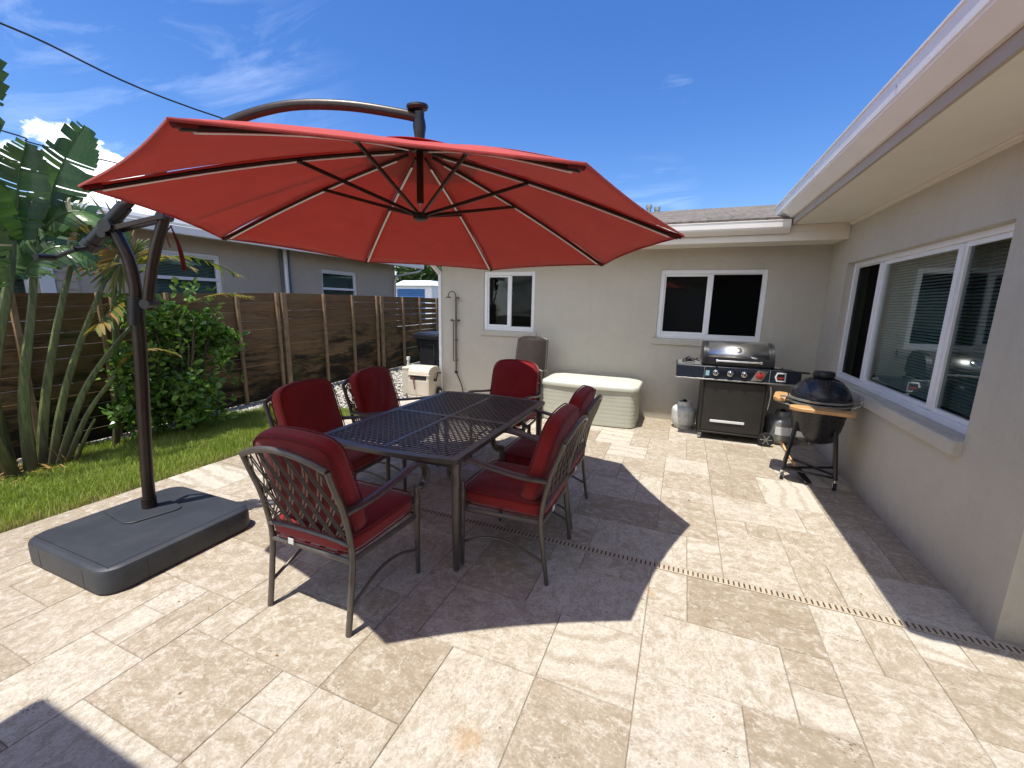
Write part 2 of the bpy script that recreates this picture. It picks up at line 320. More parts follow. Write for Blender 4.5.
# ------------------------------------------------------------------ mesh builder
class MB:
    def __init__(s): s.v = []; s.f = []; s.t = []; s.tone = 0.5
    def _add(s, vs, fs):
        o = len(s.v); s.v += [tuple(x) for x in vs]; s.f += [tuple(i+o for i in f) for f in fs]; s.t += [s.tone]*len(fs); return s
    def box(s, c, d, rot=None):
        x, y, z = (k/2 for k in d)
        P = [Vector(p) for p in ((-x,-y,-z),(x,-y,-z),(x,y,-z),(-x,y,-z),(-x,-y,z),(x,-y,z),(x,y,z),(-x,y,z))]
        if rot: P = [rot @ p for p in P]
        c = Vector(c); return s._add([p+c for p in P], [(0,3,2,1),(4,5,6,7),(0,1,5,4),(1,2,6,5),(2,3,7,6),(3,0,4,7)])
    def bb(s, x0, x1, y0, y1, z0, z1): return s.box(((x0+x1)/2,(y0+y1)/2,(z0+z1)/2), (abs(x1-x0),abs(y1-y0),abs(z1-z0)))
    def beam(s, a, b, w, h, up=(0,0,1)):
        a, b = Vector(a), Vector(b); d = b-a; L = d.length; d.normalize()
        u = Vector(up); sd = d.cross(u)
        if sd.length < 1e-4: sd = d.cross(Vector((1,0,0)))
        sd.normalize(); u = sd.cross(d)
        return s.box((a+b)/2, (w, L, h), Matrix((sd, d, u)).transposed())
    def tube(s, pts, r, n=8, r2=None, up=None, caps=True):
        P = [Vector(p) for p in pts]; k = len(P)
        rr = r if isinstance(r, (list, tuple)) else [r]*k
        r22 = (r2 if isinstance(r2, (list, tuple)) else [r2]*k) if r2 is not None else rr
        T = []
        for i in range(k):
            a = P[max(i-1, 0)]; b = P[min(i+1, k-1)]; T.append((b-a).normalized())
        ref = Vector(up) if up else (Vector((0,0,1)) if abs(T[0].z) < .9 else Vector((1,0,0)))
        vs = []; u = None
        for i in range(k):
            if u is None or up: sd = T[i].cross(ref)
            else: sd = T[i].cross(u)
            if sd.length < 1e-5: sd = T[i].cross(Vector((0,1,0.1)))
            sd.normalize(); u = sd.cross(T[i]).normalized()
            for j in range(n):
                a = 2*PI*j/n; vs.append(P[i] + sd*math.cos(a)*rr[i] + u*math.sin(a)*r22[i])
        fs = []
        for i in range(k-1):
            for j in range(n):
                j2 = (j+1) % n; fs.append((i*n+j, i*n+j2, (i+1)*n+j2, (i+1)*n+j))
        if caps: fs.append(tuple(range(n-1, -1, -1))); fs.append(tuple((k-1)*n+j for j in range(n)))
        return s._add(vs, fs)
    def lathe(s, prof, c=(0,0,0), n=32, rot=None, sx=1, sy=1):
        c = Vector(c); vs = []
        for r, z in prof:
            for j in range(n):
                a = 2*PI*j/n; p = Vector((r*math.cos(a)*sx, r*math.sin(a)*sy, z))
                vs.append((rot @ p if rot else p)+c)
        fs = []; k = len(prof)
        for i in range(k-1):
            for j in range(n):
                j2 = (j+1) % n; fs.append((i*n+j, i*n+j2, (i+1)*n+j2, (i+1)*n+j))
        fs.append(tuple(range(n-1, -1, -1))); fs.append(tuple((k-1)*n+j for j in range(n)))
        return s._add(vs, fs)
    def prism(s, poly, a, b, fn):
        # poly: 2D outline, fn(u, v, w) -> point, from w=a to w=b
        k = len(poly); vs = [fn(p[0], p[1], a) for p in poly]+[fn(p[0], p[1], b) for p in poly]
        fs = [tuple(range(k-1, -1, -1)), tuple(range(k, 2*k))]
        for i in range(k): j = (i+1) % k; fs.append((i, j, k+j, k+i))
        return s._add(vs, fs)
    def quad(s, *p): return s._add(p, [tuple(range(len(p)))])
    def build(s, name, mat, parent=None, smooth=False, ang=35, bevel=0, subsurf=0, attr=False):
        me = bpy.data.meshes.new(name); me.from_pydata(s.v, [], s.f)
        if s.f and not smooth and not attr:
            pass
        me.materials.append(mat)
        if attr:
            a = me.color_attributes.new('tile', 'FLOAT_COLOR', 'CORNER')
            buf = np.zeros((len(me.loops), 4), dtype=np.float32); li = 0
            for p, t in zip(s.f, s.t):
                if isinstance(t, (int, float)): t = (t, .5, .5)
                buf[li:li+len(p), :3] = t; buf[li:li+len(p), 3] = 1; li += len(p)
            a.data.foreach_set('color', buf.ravel())
        import bmesh
        if not attr:
            bm = bmesh.new(); bm.from_mesh(me); bmesh.ops.recalc_face_normals(bm, faces=bm.faces); bm.to_mesh(me); bm.free()
        o = bpy.data.objects.new(name, me); col.objects.link(o)
        if smooth:
            me.polygons.foreach_set('use_smooth', [True]*len(me.polygons)); me.set_sharp_from_angle(angle=R(ang))
        if bevel:
            md = o.modifiers.new('bevel', 'BEVEL'); md.width = bevel; md.segments = 2; md.limit_method = 'ANGLE'; md.angle_limit = R(40)
            me.polygons.foreach_set('use_smooth', [True]*len(me.polygons)); me.set_sharp_from_angle(angle=R(40))
            md.harden_normals = False
        if subsurf:
            md = o.modifiers.new('sub', 'SUBSURF'); md.levels = subsurf; md.render_levels = subsurf
        if parent: o.parent = parent
        return o

def tag(o, label=None, cat=None, group=None, kind=None):
    if label: o['label'] = label
    if cat: o['category'] = cat
    if group: o['group'] = group
    if kind: o['kind'] = kind
    return o
def empty(name, loc=(0,0,0), rz=0, label=None, cat=None, group=None):
    o = bpy.data.objects.new(name, None); col.objects.link(o); o.location = loc; o.rotation_euler = (0,0,rz)
    o.empty_display_size = .1
    return tag(o, label, cat, group)
def copy_tree(o, parent=None):
    c = o.copy(); col.objects.link(c); c.parent = parent
    for ch in [x for x in bpy.data.objects if x.parent == o and x != c]: copy_tree(ch, c)
    return c
def smooth_path(pts, n=6):
    P = [Vector(p) for p in pts]; out = []
    for i in range(len(P)-1):
        p0 = P[max(i-1, 0)]; p1 = P[i]; p2 = P[i+1]; p3 = P[min(i+2, len(P)-1)]
        for k in range(n):
            t = k/n; out.append(.5*((2*p1)+(p2-p0)*t+(2*p0-5*p1+4*p2-p3)*t*t+(3*p1-p0-3*p2+p3)*t**3))
    out.append(P[-1]); return out

def grid_wall(us, vs, hole, th, fn):
    """wall with openings; fn(u, v, w): w=0 outer face, w=th inner"""
    mb = MB(); nu, nv = len(us)-1, len(vs)-1
    solid = lambda i, j: 0 <= i < nu and 0 <= j < nv and not hole((us[i]+us[i+1])/2, (vs[j]+vs[j+1])/2)
    for i in range(nu):
        for j in range(nv):
            if not solid(i, j): continue
            a, b, c, d = us[i], us[i+1], vs[j], vs[j+1]
            mb.quad(fn(a,c,0), fn(b,c,0), fn(b,d,0), fn(a,d,0)); mb.quad(fn(a,c,th), fn(a,d,th), fn(b,d,th), fn(b,c,th))
            if not solid(i-1, j): mb.quad(fn(a,c,0), fn(a,d,0), fn(a,d,th), fn(a,c,th))
            if not solid(i+1, j): mb.quad(fn(b,c,0), fn(b,c,th), fn(b,d,th), fn(b,d,0))
            if not solid(i, j-1): mb.quad(fn(a,c,0), fn(a,c,th), fn(b,c,th), fn(b,c,0))
            if not solid(i, j+1): mb.quad(fn(a,d,0), fn(b,d,0), fn(b,d,th), fn(a,d,th))
    return mb

# ------------------------------------------------------------------ ground and paving
mb = MB(); mb.quad((-60,-40,-.03),(60,-40,-.03),(60,90,-.03),(-60,90,-.03))
tag(mb.build('ground', M['soil']), kind='structure')
mb = MB(); mb.bb(-4.11, 5, -3, 9.2, -.029, -.0045)
tag(mb.build('paving_bed', M['joint']), kind='structure')
U_ = .203; X0 = -4.11; NX = 44; Y0 = -1.96; NY = 55
DR0, DR1 = 2.492, 2.556           # the drain channel
def tile_field(y_off, ny, y_clip0, y_clip1, mb, seed):
    rd = random.Random(seed); occ = [[False]*ny for _ in range(NX)]
    sizes = [((3,2),.27),((2,3),.25),((2,2),.24),((1,2),.07),((2,1),.07),((1,1),.12)]
    for j in range(ny):
        for i in range(NX):
            if occ[i][j]: continue
            opts = []
            for (a, b), w in sizes:
                if i+a > NX or j+b > ny: continue
                if any(occ[i+p][j+q] for p in range(a) for q in range(b)): continue
                opts.append(((a, b), w))
            r = rd.random()*sum(w for _, w in opts); acc = 0
            for (a, b), w in opts:
                acc += w
                if r <= acc: break
            for p in range(a):
                for q in range(b): occ[i+p][j+q] = True
            g = rd.uniform(.0006, .0016)
            xa, xb = X0+i*U_+g, X0+(i+a)*U_-g
            ya, yb = y_off+j*U_+g, y_off+(j+b)*U_-g
            ya, yb = max(ya, y_clip0), min(yb, y_clip1)
            if yb-ya < .01: continue
            if xa > 1.56 and yb > 2.56 and ya < 20 and xa > 1.6: continue
            t = rd.random(); t = t*t*(3-2*t)*.75+.25*t if a*b > 2 else min(1, .25+.75*rd.random())
            mb.tone = (t, rd.random(), rd.choice([0, .03, .5, .53, .97])+rd.uniform(-.03, .03))
            e = .0022; z = rd.uniform(-.0006, .0006)
            mb._add([(xa,ya,-.004),(xb,ya,-.004),(xb,yb,-.004),(xa,yb,-.004),(xa+e,ya+e,z),(xb-e,ya+e,z),(xb-e,yb-e,z),(xa+e,yb-e,z)],
                    [(4,5,6,7),(0,1,5,4),(1,2,6,5),(2,3,7,6),(3,0,4,7)])
mb = MB()
tile_field(DR0-26*U_, 26, -3, DR0-.002, mb, 31)
tile_field(DR1, 33, DR1+.002, 9.2, mb, 9)
tag(mb.build('patio', M['trav'], attr=True), kind='structure')

# channel drain
dr = empty('channel_drain', (0, (DR0+DR1)/2, 0), 0, 'narrow tan slotted drain channel crossing the whole travertine patio', 'drain')
mb = MB(); mb.bb(-4.1, 4.9, -.029, .029, -.0040, .0005); mb.build('channel_frame', M['drain'], dr)
mb = MB(); x = -4.08
while x < 4.88:
    mb.bb(x, x+.0085, -.020, .020, .0006, .0018); x += .0275
mb.build('slots', M['drainslot'], dr)

# gravel strip bed + stones (uncountable)
def rock(mb, c, s, rd):
    a = rd.uniform(0, PI); vs = []
    for (x, y, z) in ((1,0,0),(0,1,0),(-1,0,0),(0,-1,0),(0,0,1),(0,0,-1)):
        k = s*rd.uniform(.6, 1.2); vs.append((c[0]+k*(x*math.cos(a)-y*math.sin(a)), c[1]+k*(x*math.sin(a)+y*math.cos(a)), c[2]+k*z*.65))
    mb._add(vs, [(0,1,4),(1,2,4),(2,3,4),(3,0,4),(1,0,5),(2,1,5),(3,2,5),(0,3,5)])
mb = MB(); rd = random.Random(3)
for _ in range(15000):
    if rd.random() < .30: x, y = rd.uniform(-6.05, -5.55), rd.uniform(.6, 4.6)
    else: x, y = rd.uniform(-6.5, -4.08), rd.uniform(4.5, 10.5)
    if x > -5.7 + .10*math.sin(y*5)+.04*math.sin(y*13) and y < 4.55+.12*math.sin(x*7): continue
    mb.tone = (rd.random(), .5, .5); rock(mb, (x, y, -.014+rd.uniform(0, .014)), rd.uniform(.012, .028), rd)
tag(mb.build('gravel', M['rock'], attr=True), 'pale gravel and crushed stone strewn along the foot of the fence', 'gravel', kind='stuff')

# lawn: soil strip and blades
nb = 95000
bx = rng.uniform(-5.86, -4.07, nb); by = rng.uniform(-1.5, 4.72, nb)
keep = (bx > -5.66+.10*np.sin(by*5)+.04*np.sin(by*13)+rng.uniform(-.06,.06,nb)) & (by < 4.55+.12*np.sin(bx*7)+rng.uniform(-.1,.1,nb)) & (bx < -4.13+.025*np.sin(by*9)+.02*np.sin(by*23)+rng.normal(0,.016,nb))
bx = bx[keep]; by = by[keep]; n = len(bx)
def fbm(x, y):
    return (np.sin(x*3.1+y*1.7)+np.sin(x*7.3-y*5.1+1)+np.sin(x*1.3+y*9.7+2)*.6+np.sin(x*13+y*11)*.4)/3
pat = fbm(bx, by)
hgt = rng.uniform(.035, .075, n)*(1+.25*pat); edge = np.clip((bx+4.30)/.2, 0, 1)
hgt *= (1-.55*edge)
ang = rng.uniform(0, 2*PI, n); lean = rng.uniform(.1, .75, n)*hgt; la = rng.uniform(0, 2*PI, n)
w = rng.uniform(.0018, .0034, n)
V = np.zeros((n, 5, 3), np.float32)
dx = np.cos(ang)*w; dy = np.sin(ang)*w
z0 = -.025
V[:,0] = np.stack([bx-dx, by-dy, np.full(n, z0)], 1); V[:,1] = np.stack([bx+dx, by+dy, np.full(n, z0)], 1)
mx = bx+np.cos(la)*lean*.35; my = by+np.sin(la)*lean*.35
V[:,2] = np.stack([mx+dx*.8, my+dy*.8, z0+.02+hgt*.6], 1); V[:,3] = np.stack([mx-dx*.8, my-dy*.8, z0+.02+hgt*.6], 1)
V[:,4] = np.stack([bx+np.cos(la)*lean, by+np.sin(la)*lean, z0+.02+hgt], 1)
me = bpy.data.meshes.new('grass'); me.vertices.add(n*5); me.vertices.foreach_set('co', V.ravel())
idx = np.arange(n)[:,None]*5
loops = np.concatenate([idx+np.array([[0,1,2,3]]), idx+np.array([[3,2,4]])], 1).astype(np.int32)
me.loops.add(n*7); me.loops.foreach_set('vertex_index', loops.ravel())
me.polygons.add(n*2)
ls = np.stack([np.arange(n)*7, np.arange(n)*7+4], 1).astype(np.int32).ravel()
me.polygons.foreach_set('loop_start', ls)
me.update(calc_edges=True); me.materials.append(M['grass'])
a = me.color_attributes.new('tile', 'FLOAT_COLOR', 'POINT')
tone = np.clip(rng.normal(.30, .17, n)+.14*pat+edge*rng.uniform(.1, .75, n)+(rng.random(n) < .07)*.45, 0, 1)
cb = np.ones((n, 5, 4), np.float32)*.5; cb[:,:,0] = tone[:,None]; cb[:,:,3] = 1
a.data.foreach_set('color', cb.ravel())
go = bpy.data.objects.new('grass', me); col.objects.link(go)
tag(go, 'sunlit green lawn strip with straw-coloured edge beside the patio', 'grass', kind='stuff')

# ------------------------------------------------------------------ the house round the patio
XR = 1.552; YB = 6.198
house = empty('house', (0, 0, 0), 0, 'beige stucco house with white gutters wrapping the right and back of the patio', 'house')
def window(parent, fn, u0, u1, v0, v1, mulls, kinds, name='window', slatc=None, deep=.55, fw=.055):
    """fn(u,v,w) w>0 goes into the room"""
    w = MB()
    def bar(a, b, c, d, w0=0, w1=.06):
        P = [fn(a,c,w0),fn(b,c,w0),fn(b,d,w0),fn(a,d,w0),fn(a,c,w1),fn(b,c,w1),fn(b,d,w1),fn(a,d,w1)]
        w._add(P, [(0,1,2,3),(4,7,6,5),(0,4,5,1),(1,5,6,2),(2,6,7,3),(3,7,4,0)])
    root = w
    bar(u0, u0+fw, v0, v1); bar(u1-fw, u1, v0, v1); bar(u0+fw, u1-fw, v0, v0+fw*1.1); bar(u0+fw, u1-fw, v1-fw, v1)
    # thin outer lip and weep slots give the vinyl frame its steps
    bar(u0+fw, u1-fw, v0+fw*1.1, v0+fw*1.1+.012, .018, .055); bar(u0+fw, u1-fw, v1-fw-.012, v1-fw, .018, .055)
    for m_ in mulls: bar(m_-.026, m_+.026, v0+fw*1.1+.012, v1-fw-.012, .004, .05)
    fr = w.build('window', M['trim'], parent, bevel=.004)
    edges = [u0+fw]+[x for m_ in mulls for x in (m_-.026, m_+.026)]+[u1-fw]
    for i in range(len(mulls)+1):
        a, b = edges[2*i], edges[2*i+1]; c, d = v0+fw*1.1+.012, v1-fw-.012
        w = MB()
        if kinds[i] != 's':  # an inner sash ring
            for (p, q, r_, s_) in ((a, a+.02, c, d), (b-.02, b, c, d), (a+.02, b-.02, c, c+.02), (a+.02, b-.02, d-.02, d)):
                P = [fn(p,r_,.02),fn(q,r_,.02),fn(q,s_,.02),fn(p,s_,.02),fn(p,r_,.05),fn(q,r_,.05),fn(q,s_,.05),fn(p,s_,.05)]
                w._add(P, [(0,1,2,3),(4,7,6,5),(0,4,5,1),(1,5,6,2),(2,6,7,3),(3,7,4,0)])
            w.build('sash', M['trim'], fr)
        w = MB(); w.quad(fn(a,c,.036), fn(b,c,.036), fn(b,d,.036), fn(a,d,.036))
        w.build('pane', {'s': M['screen'], 'd': M['screenb']}.get(kinds[i], M['glass']), fr)
        if kinds[i] in 'bd':
            w = MB(); z = c+.02; 
            while z < d:
                P = [fn(a-.02,z,.10), fn(b+.02,z,.10), fn(b+.02,z+.014,.122), fn(a-.02,z+.014,.122)]
                w.quad(*P); z += .0235
            for q in (a+.12, b-.12): w.quad(fn(q,c,.099), fn(q+.004,c,.099), fn(q+.004,d,.099), fn(q,d,.099))
            w.build('blind', slatc or M['blind'], fr)
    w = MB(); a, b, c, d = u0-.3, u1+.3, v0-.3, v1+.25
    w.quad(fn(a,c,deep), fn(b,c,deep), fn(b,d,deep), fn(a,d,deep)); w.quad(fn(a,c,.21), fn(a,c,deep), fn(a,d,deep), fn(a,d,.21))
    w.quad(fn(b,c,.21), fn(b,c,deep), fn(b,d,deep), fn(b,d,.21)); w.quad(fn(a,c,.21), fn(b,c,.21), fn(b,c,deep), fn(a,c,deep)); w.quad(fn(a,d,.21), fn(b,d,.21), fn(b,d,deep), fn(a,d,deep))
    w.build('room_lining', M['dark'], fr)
    return fr
# back wall (faces the camera)
fnB = lambda u, v, w: (u, YB+w, v)
W2 = (-.349, .924, 1.153, 2.073); W1 = (-3.02, -2.156, 1.150, 2.073)
inb = lambda u, v, W: W[0] < u < W[1] and W[2] < v < W[3]
us = [-3.80, W1[0], W1[1], W2[0], W2[1], XR+.2]; vs = [-.03, 1.150, 1.153, 2.073, 2.36]
grid_wall(us, vs, lambda u, v: inb(u, v, W1) or inb(u, v, W2), .2, fnB).build('wall', M['stucco'], house)
window(house, lambda u, v, w: (u, YB+.022+w, v), *W2, [.285], 'gs')
window(house, lambda u, v, w: (u, YB+.022+w, v), *W1, [-2.575], 'gs')
for W in (W1, W2): mb = MB(); mb.bb(W[0]-.05, W[1]+.05, YB-.024, YB+.02, W[2]-.085, W[2]-.004); mb.build('sill', M['stucco'], house, bevel=.006)
# left end wall of the back wing
grid_wall([YB+.2, 13.5], [-.03, 2.36], lambda u, v: False, .2, lambda u, v, w: (-3.80+w, u, v)).build('wall', M['stucco'], house)
# right wall (faces left)
fnR = lambda u, v, w: (XR+w, u, v)
WR = (3.115, 5.60, .864, 2.072)
grid_wall([2.562, WR[0], WR[1], YB], [-.03, WR[2], WR[3], 2.53], lambda u, v: inb(u, v, WR), .2, fnR).build('wall', M['stucco'], house)
window(house, lambda u, v, w: (XR+.062+w, u, v), *WR, [3.715, 4.935], 'dbs', deep=.6, fw=.042)
mb = MB(); mb.bb(XR-.045, XR+.055, WR[0]-.0, WR[1]+.04, WR[2]-.105, WR[2]-.012); mb.build('sill', M['stucco'], house, bevel=.008)
# outer end of the right wing, facing the camera
grid_wall([XR+.2, 5.2], [-.03, 2.53], lambda u, v: False, .2, lambda u, v, w: (u, 2.562+w, v)).build('wall', M['stucco'], house)
# far walls closing the wings
mb = MB(); mb.bb(5.0, 5.2, 2.762, 13.5, -.03, 2.53); mb.bb(-3.80, 5.2, 13.5, 13.7, -.03, 2.36); mb.build('wall', M['stucco'], house)
# right eave: soffit, fascia, gutter
mb = MB(); mb.bb(1.02, XR+.3, 1.80, 6.35, 2.500, 2.528); mb.build('soffit', M['soffit'], house, bevel=.002)
mb = MB(); mb.bb(XR-.018, XR+.001, 2.562, 5.66, 2.470, 2.499); mb.bb(XR-.034, XR-.017, 2.562, 5.66, 2.488, 2.4995); mb.build('frieze_board', M['soffit'], house)
mb = MB(); mb.bb(1.0, 1.02, 1.80, 6.10, 2.492, 2.74); mb.build('fascia', simple('fascia_paint', (.38, .32, .245), .6, var=.06, vscale=3), house)
gp = [(0,2.75),(-.108,2.75),(-.112,2.765),(-.120,2.765),(-.120,2.750),(-.113,2.745),(-.113,2.652),(-.104,2.645),(-.106,2.636),(-.022,2.562),(0,2.562)]
mb = MB(); mb.prism([(1.0-.001+p[0], p[1]) for p in gp], 1.78, 6.06, lambda u, v, w: (u, w, v)); gut = mb.build('gutter', M['gutter'], house, bevel=.0015)
mb = MB()
for y in (2.9, 4.4): mb.box((.8855, y, 2.70), (.008, .018, .012))
mb.build('gutter_screw', M['alu'], gut)
# back eave
mb = MB(); mb.bb(-4.30, XR-.002, 5.70, YB+.1, 2.345, 2.372); mb.build('soffit', M['soffit'], house, bevel=.002)
mb = MB(); mb.bb(-4.30, XR-.003, 5.678, 5.699, 2.330, 2.565); mb.bb(-4.30, XR-.05, 5.664, 5.6775, 2.425, 2.498); mb.build('fascia', M['soffit'], house, bevel=.002)
gq = [(p[0]*.72, 2.545+(p[1]-2.765)*.68) for p in gp]
mb = MB(); mb.prism([(5.659+p[0], p[1]) for p in gq], -4.34, .985, lambda u, v, w: (w, u, v)); mb.build('gutter', M['gutter'], house, bevel=.0015)
# white downspout on the left end of the back wing
mb = MB(); mb.bb(-3.850, -3.802, YB-.035, YB+.03, .03, 2.05)
mb.beam((-3.826, YB-.002, 2.04), (-3.90, 5.66, 2.40), .05, .06); mb.build('downspout', M['trim'], house, bevel=.006)
# roofs
def roof_plane(name, P, th=.05, mat=None):
    mb = MB(); n = (Vector(P[1])-Vector(P[0])).cross(Vector(P[2])-Vector(P[0])).normalized()
    if n.z < 0: n = -n
    Q = [Vector(p)+n*th for p in P]; k = len(P)
    mb._add([*P, *Q], [tuple(range(k-1, -1, -1)), tuple(range(k, 2*k))]+[(i, (i+1) % k, k+(i+1) % k, k+i) for i in range(k)])
    return mb.build(name, mat or M['shingle'], house)
roof_plane('roof', [(-4.32, 5.63, 2.53), (2.6, 5.63, 2.53), (2.6, 9.8, 3.50), (-2.2, 9.8, 3.50)])
roof_plane('roof', [(-4.32, 5.63, 2.53), (-2.2, 9.8, 3.50), (-4.32, 13.9, 2.53)])
roof_plane('roof', [(-4.32, 13.9, 2.53), (-2.2, 9.8, 3.50), (2.6, 9.8, 3.50), (5.4, 13.9, 2.53)])
roof_plane('roof', [(.97, 1.78, 2.745), (.97, 6.4, 2.745), (3.1, 9.8, 3.24), (3.1, 1.78, 3.24)])
roof_plane('roof', [(5.4, 1.78, 2.70), (3.1, 1.78, 3.24), (3.1, 9.8, 3.24), (5.4, 9.8, 2.70)])
mb = MB(); mb._add([(1.0,1.86,2.53),(5.3,1.86,2.53),(3.1,1.86,3.22),(1.0,1.90,2.53),(5.3,1.90,2.53),(3.1,1.90,3.22)], [(0,1,2),(3,5,4),(0,3,4,1),(1,4,5,2),(2,5,3,0)]); mb.build('gable_board', M['soffit'], house)
mb = MB(); mb.bb(XR+.32, 5.3, 1.90, 2.562, 2.500, 2.528); mb.build('soffit', M['soffit'], house)
# vents seen on the far ridge
for x, h in ((-.86, .05), (-.70, .0)):
    mb = MB(); mb.tube([(x, 9.3, 3.3), (x, 9.3, 3.50+h)], .045, 12); mb.tube([(x, 9.3, 3.47+h), (x, 9.3, 3.53+h)], .06, 12); mb.build('vent_pipe', M['tankd'], house, smooth=True)
# the part of the house behind the camera whose eave shades the near corner of the patio
mb = MB(); mb.bb(-2.53, 6.5, -4.5, -.10, 2.60, 2.74); mb.build('eave', M['soffit'], house)
mb = MB(); mb.bb(-1.95, 6.5, -1.20, -1.0, -.03, 2.60); mb.build('wall', M['stucco'], house)
# outdoor shower on the back wall
sh = empty('outdoor_shower', (-3.52, YB, 0), 0, 'slim outdoor shower riser with round head on the back wall corner', 'shower')
mb = MB(); mb.tube([(.015,-.05,.42),(.015,-.05,1.66)], .014, 10, ); mb.tube([(-.035,-.05,.60),(-.035,-.05,1.30)], .008, 8)
for z in (.62, .96, 1.29): mb.tube([(-.04,-.05,z),(.02,-.05,z)], .007, 8); mb.tube([(.015,0,z),(.015,-.05,z)], .013, 8)
mb.tube(smooth_path([(.015,-.05,1.64),(.012,-.06,1.72),(-.02,-.10,1.755),(-.06,-.14,1.73),(-.07,-.15,1.67)], 5), .009, 8); mb.build('riser_pipe', M['steel'], sh, smooth=True)
mb = MB(); mb.lathe([(.015,.02),(.045,.008),(.05,0),(.045,-.006),(0.001,-.006)], (-.07,-.15,1.655), 16); mb.build('shower_head', M['steel'], sh, smooth=True)
mb = MB(); mb.lathe([(.012,.03),(.028,.01),(.03,0),(.001,-.004)], (.07,-.07,1.64), 12); mb.tube([(.015,-.05,1.66),(.07,-.07,1.66)], .007, 8); mb.build('hand_spray', M['steel'], sh, smooth=True)
for x in (-.05, .08):
    mb = MB(); mb.tube([(.015,-.05,1.29),(x,-.07,1.29)], .009, 8); mb.tube([(x,-.09,1.29),(x,-.05,1.29)], .018, 10); mb.build('valve', M['steel'], sh, smooth=True)
mb = MB(); mb.tube(smooth_path([(.015,-.05,.44),(.05,-.055,.36),(.12,-.06,.22),(.15,-.06,.10),(.16,-.08,.012)], 6), .010, 8); mb.build('hose', M['cable'], sh, smooth=True)
mb = MB(); mb.tube([(.0,-.04,.42),(.03,-.06,.42)], .024, 10); mb.build('valve', M['blackp'], sh, smooth=True)

# ------------------------------------------------------------------ fence
FP = [(-5.80, -.4, 1.53), (-5.822, 1.92, 1.581), (-5.880, 2.66, 1.603), (-6.003, 4.17, 1.647), (-6.07, 5.0, 1.672), (-6.142, 5.90, 1.681), (-6.206, 6.70, 1.683), (-6.275, 7.55, 1.683), (-6.355, 8.55, 1.683), (-6.42, 9.35, 1.695), (-6.494, 10.28, 1.691), (-6.58, 11.4, 1.70), (-6.7, 13.2, 1.71)]
fence = empty('wooden_fence', (-6.0, 4.2, 0), 0, 'tall dark stained horizontal board fence with pale posts behind the lawn', 'fence')
rd = random.Random(4)
def fpt(y):
    for a, b in zip(FP, FP[1:]):
        if a[1] <= y <= b[1]:
            t = (y-a[1])/(b[1]-a[1]); return (a[0]+t*(b[0]-a[0]), a[2]+t*(b[2]-a[2]))
    return (FP[-1][0], FP[-1][2])
off = Vector((6.0, -4.2, 0))
for a, b in zip(FP, FP[1:]):
    mb = MB(); nbd = 12
    for k in range(nbd):
        z0a = .01+(a[2]-.01)*k/nbd; z1a = .01+(a[2]-.01)*(k+1)/nbd; z0b = .01+(b[2]-.01)*k/nbd; z1b = .01+(b[2]-.01)*(k+1)/nbd
        gap = rd.choice([.001, .0015, .004, .006 if a[1] > 7 else .002]); lap = .010*(k % 2)+rd.uniform(0, .003)
        if a[1] > 9.3 and k > 6: gap = .012
        xa, xb = a[0]-.010-lap, b[0]-.010-lap; d1, d2 = rd.uniform(-.003,.003), rd.uniform(-.003,.003)
        mb.tone = (rd.random()**1.5, .5, .5); g = .0015
        P = [(xa,a[1]+g,z0a+gap),(xb,b[1]-g,z0b+gap),(xb,b[1]-g,z1b-gap+d2),(xa,a[1]+g,z1a-gap+d1)]
        Q = [(p[0]-.018, p[1], p[2]) for p in P]
        mb._add([Vector(p)+off for p in P+Q], [(0,1,2,3),(4,7,6,5),(0,4,5,1),(1,5,6,2),(2,6,7,3),(3,7,4,0)])
    mb.build('board_panel', M['fence'], fence, attr=True)
posts = [(-5.822,1.915,.045),(-5.873,2.57,.038),(-5.882,2.69,.038),(-5.93,3.25,.04),(-6.005,4.19,.045),(-6.060,4.88,.05),(-6.078,5.02,.085),(-6.142,5.91,.05),(-6.206,6.70,.05),(-6.272,7.50,.05),(-6.285,7.68,.09),(-6.355,8.55,.06),(-6.42,9.35,.07),(-6.494,10.28,.08),(-6.58,11.3,.08)]
for (x, y, w) in posts:
    z = fpt(y)[1]; mb = MB(); mb.box((x+.012+.011+6.0, y-4.2, (z+.012)/2-.01), (.040, w, z+.012)); mb.build('post', M['post'], fence, bevel=.003)

# ------------------------------------------------------------------ neighbour's house beyond the fence
XN = -7.6
nh = empty('neighbour_house', (XN, 5, 0), 0, 'low grey-beige neighbour house with white framed windows seen over the fence', 'house')
o5 = Vector((-XN, -5, 0))
NW = [(1.6, 2.74, 1.2, 2.20), (3.95, 5.10, 1.2, 2.298), (7.33, 8.43, 1.2, 2.252)]
ysn = sorted({-4, 9.93, *[w[0] for w in NW], *[w[1] for w in NW]}); zsn = [-.03, 1.2, 2.20, 2.252, 2.298, 2.64]
hn = lambda u, v: any(w[0] < u < w[1] and w[2] < v < w[3] for w in NW)
grid_wall(ysn, zsn, hn, .2, lambda u, v, w: tuple(Vector((XN-w, u, v))+o5)).build('wall', M['stucco2'], nh)
mb = MB(); mb.box((-.2-3.6, 9.83-5, 1.3), (7.2, .2, 2.66)); mb.box((-7.4, 3, 1.3), (.2, 13.4, 2.66)); mb.build('wall', M['stucco2'], nh)
for w_ in NW:
    hz = w_[3]-.42
    fr = window(nh, lambda u, v, w: tuple(Vector((XN-.03-w, u, v))+o5), w_[0], w_[1], w_[2], w_[3], [], 'b', fw=.05)
    mb = MB(); mb.box((-.052, (w_[0]+w_[1])/2-5, hz), (.05, w_[1]-w_[0]-.1, .05)); mb.build('meeting_rail', M['trim'], fr)
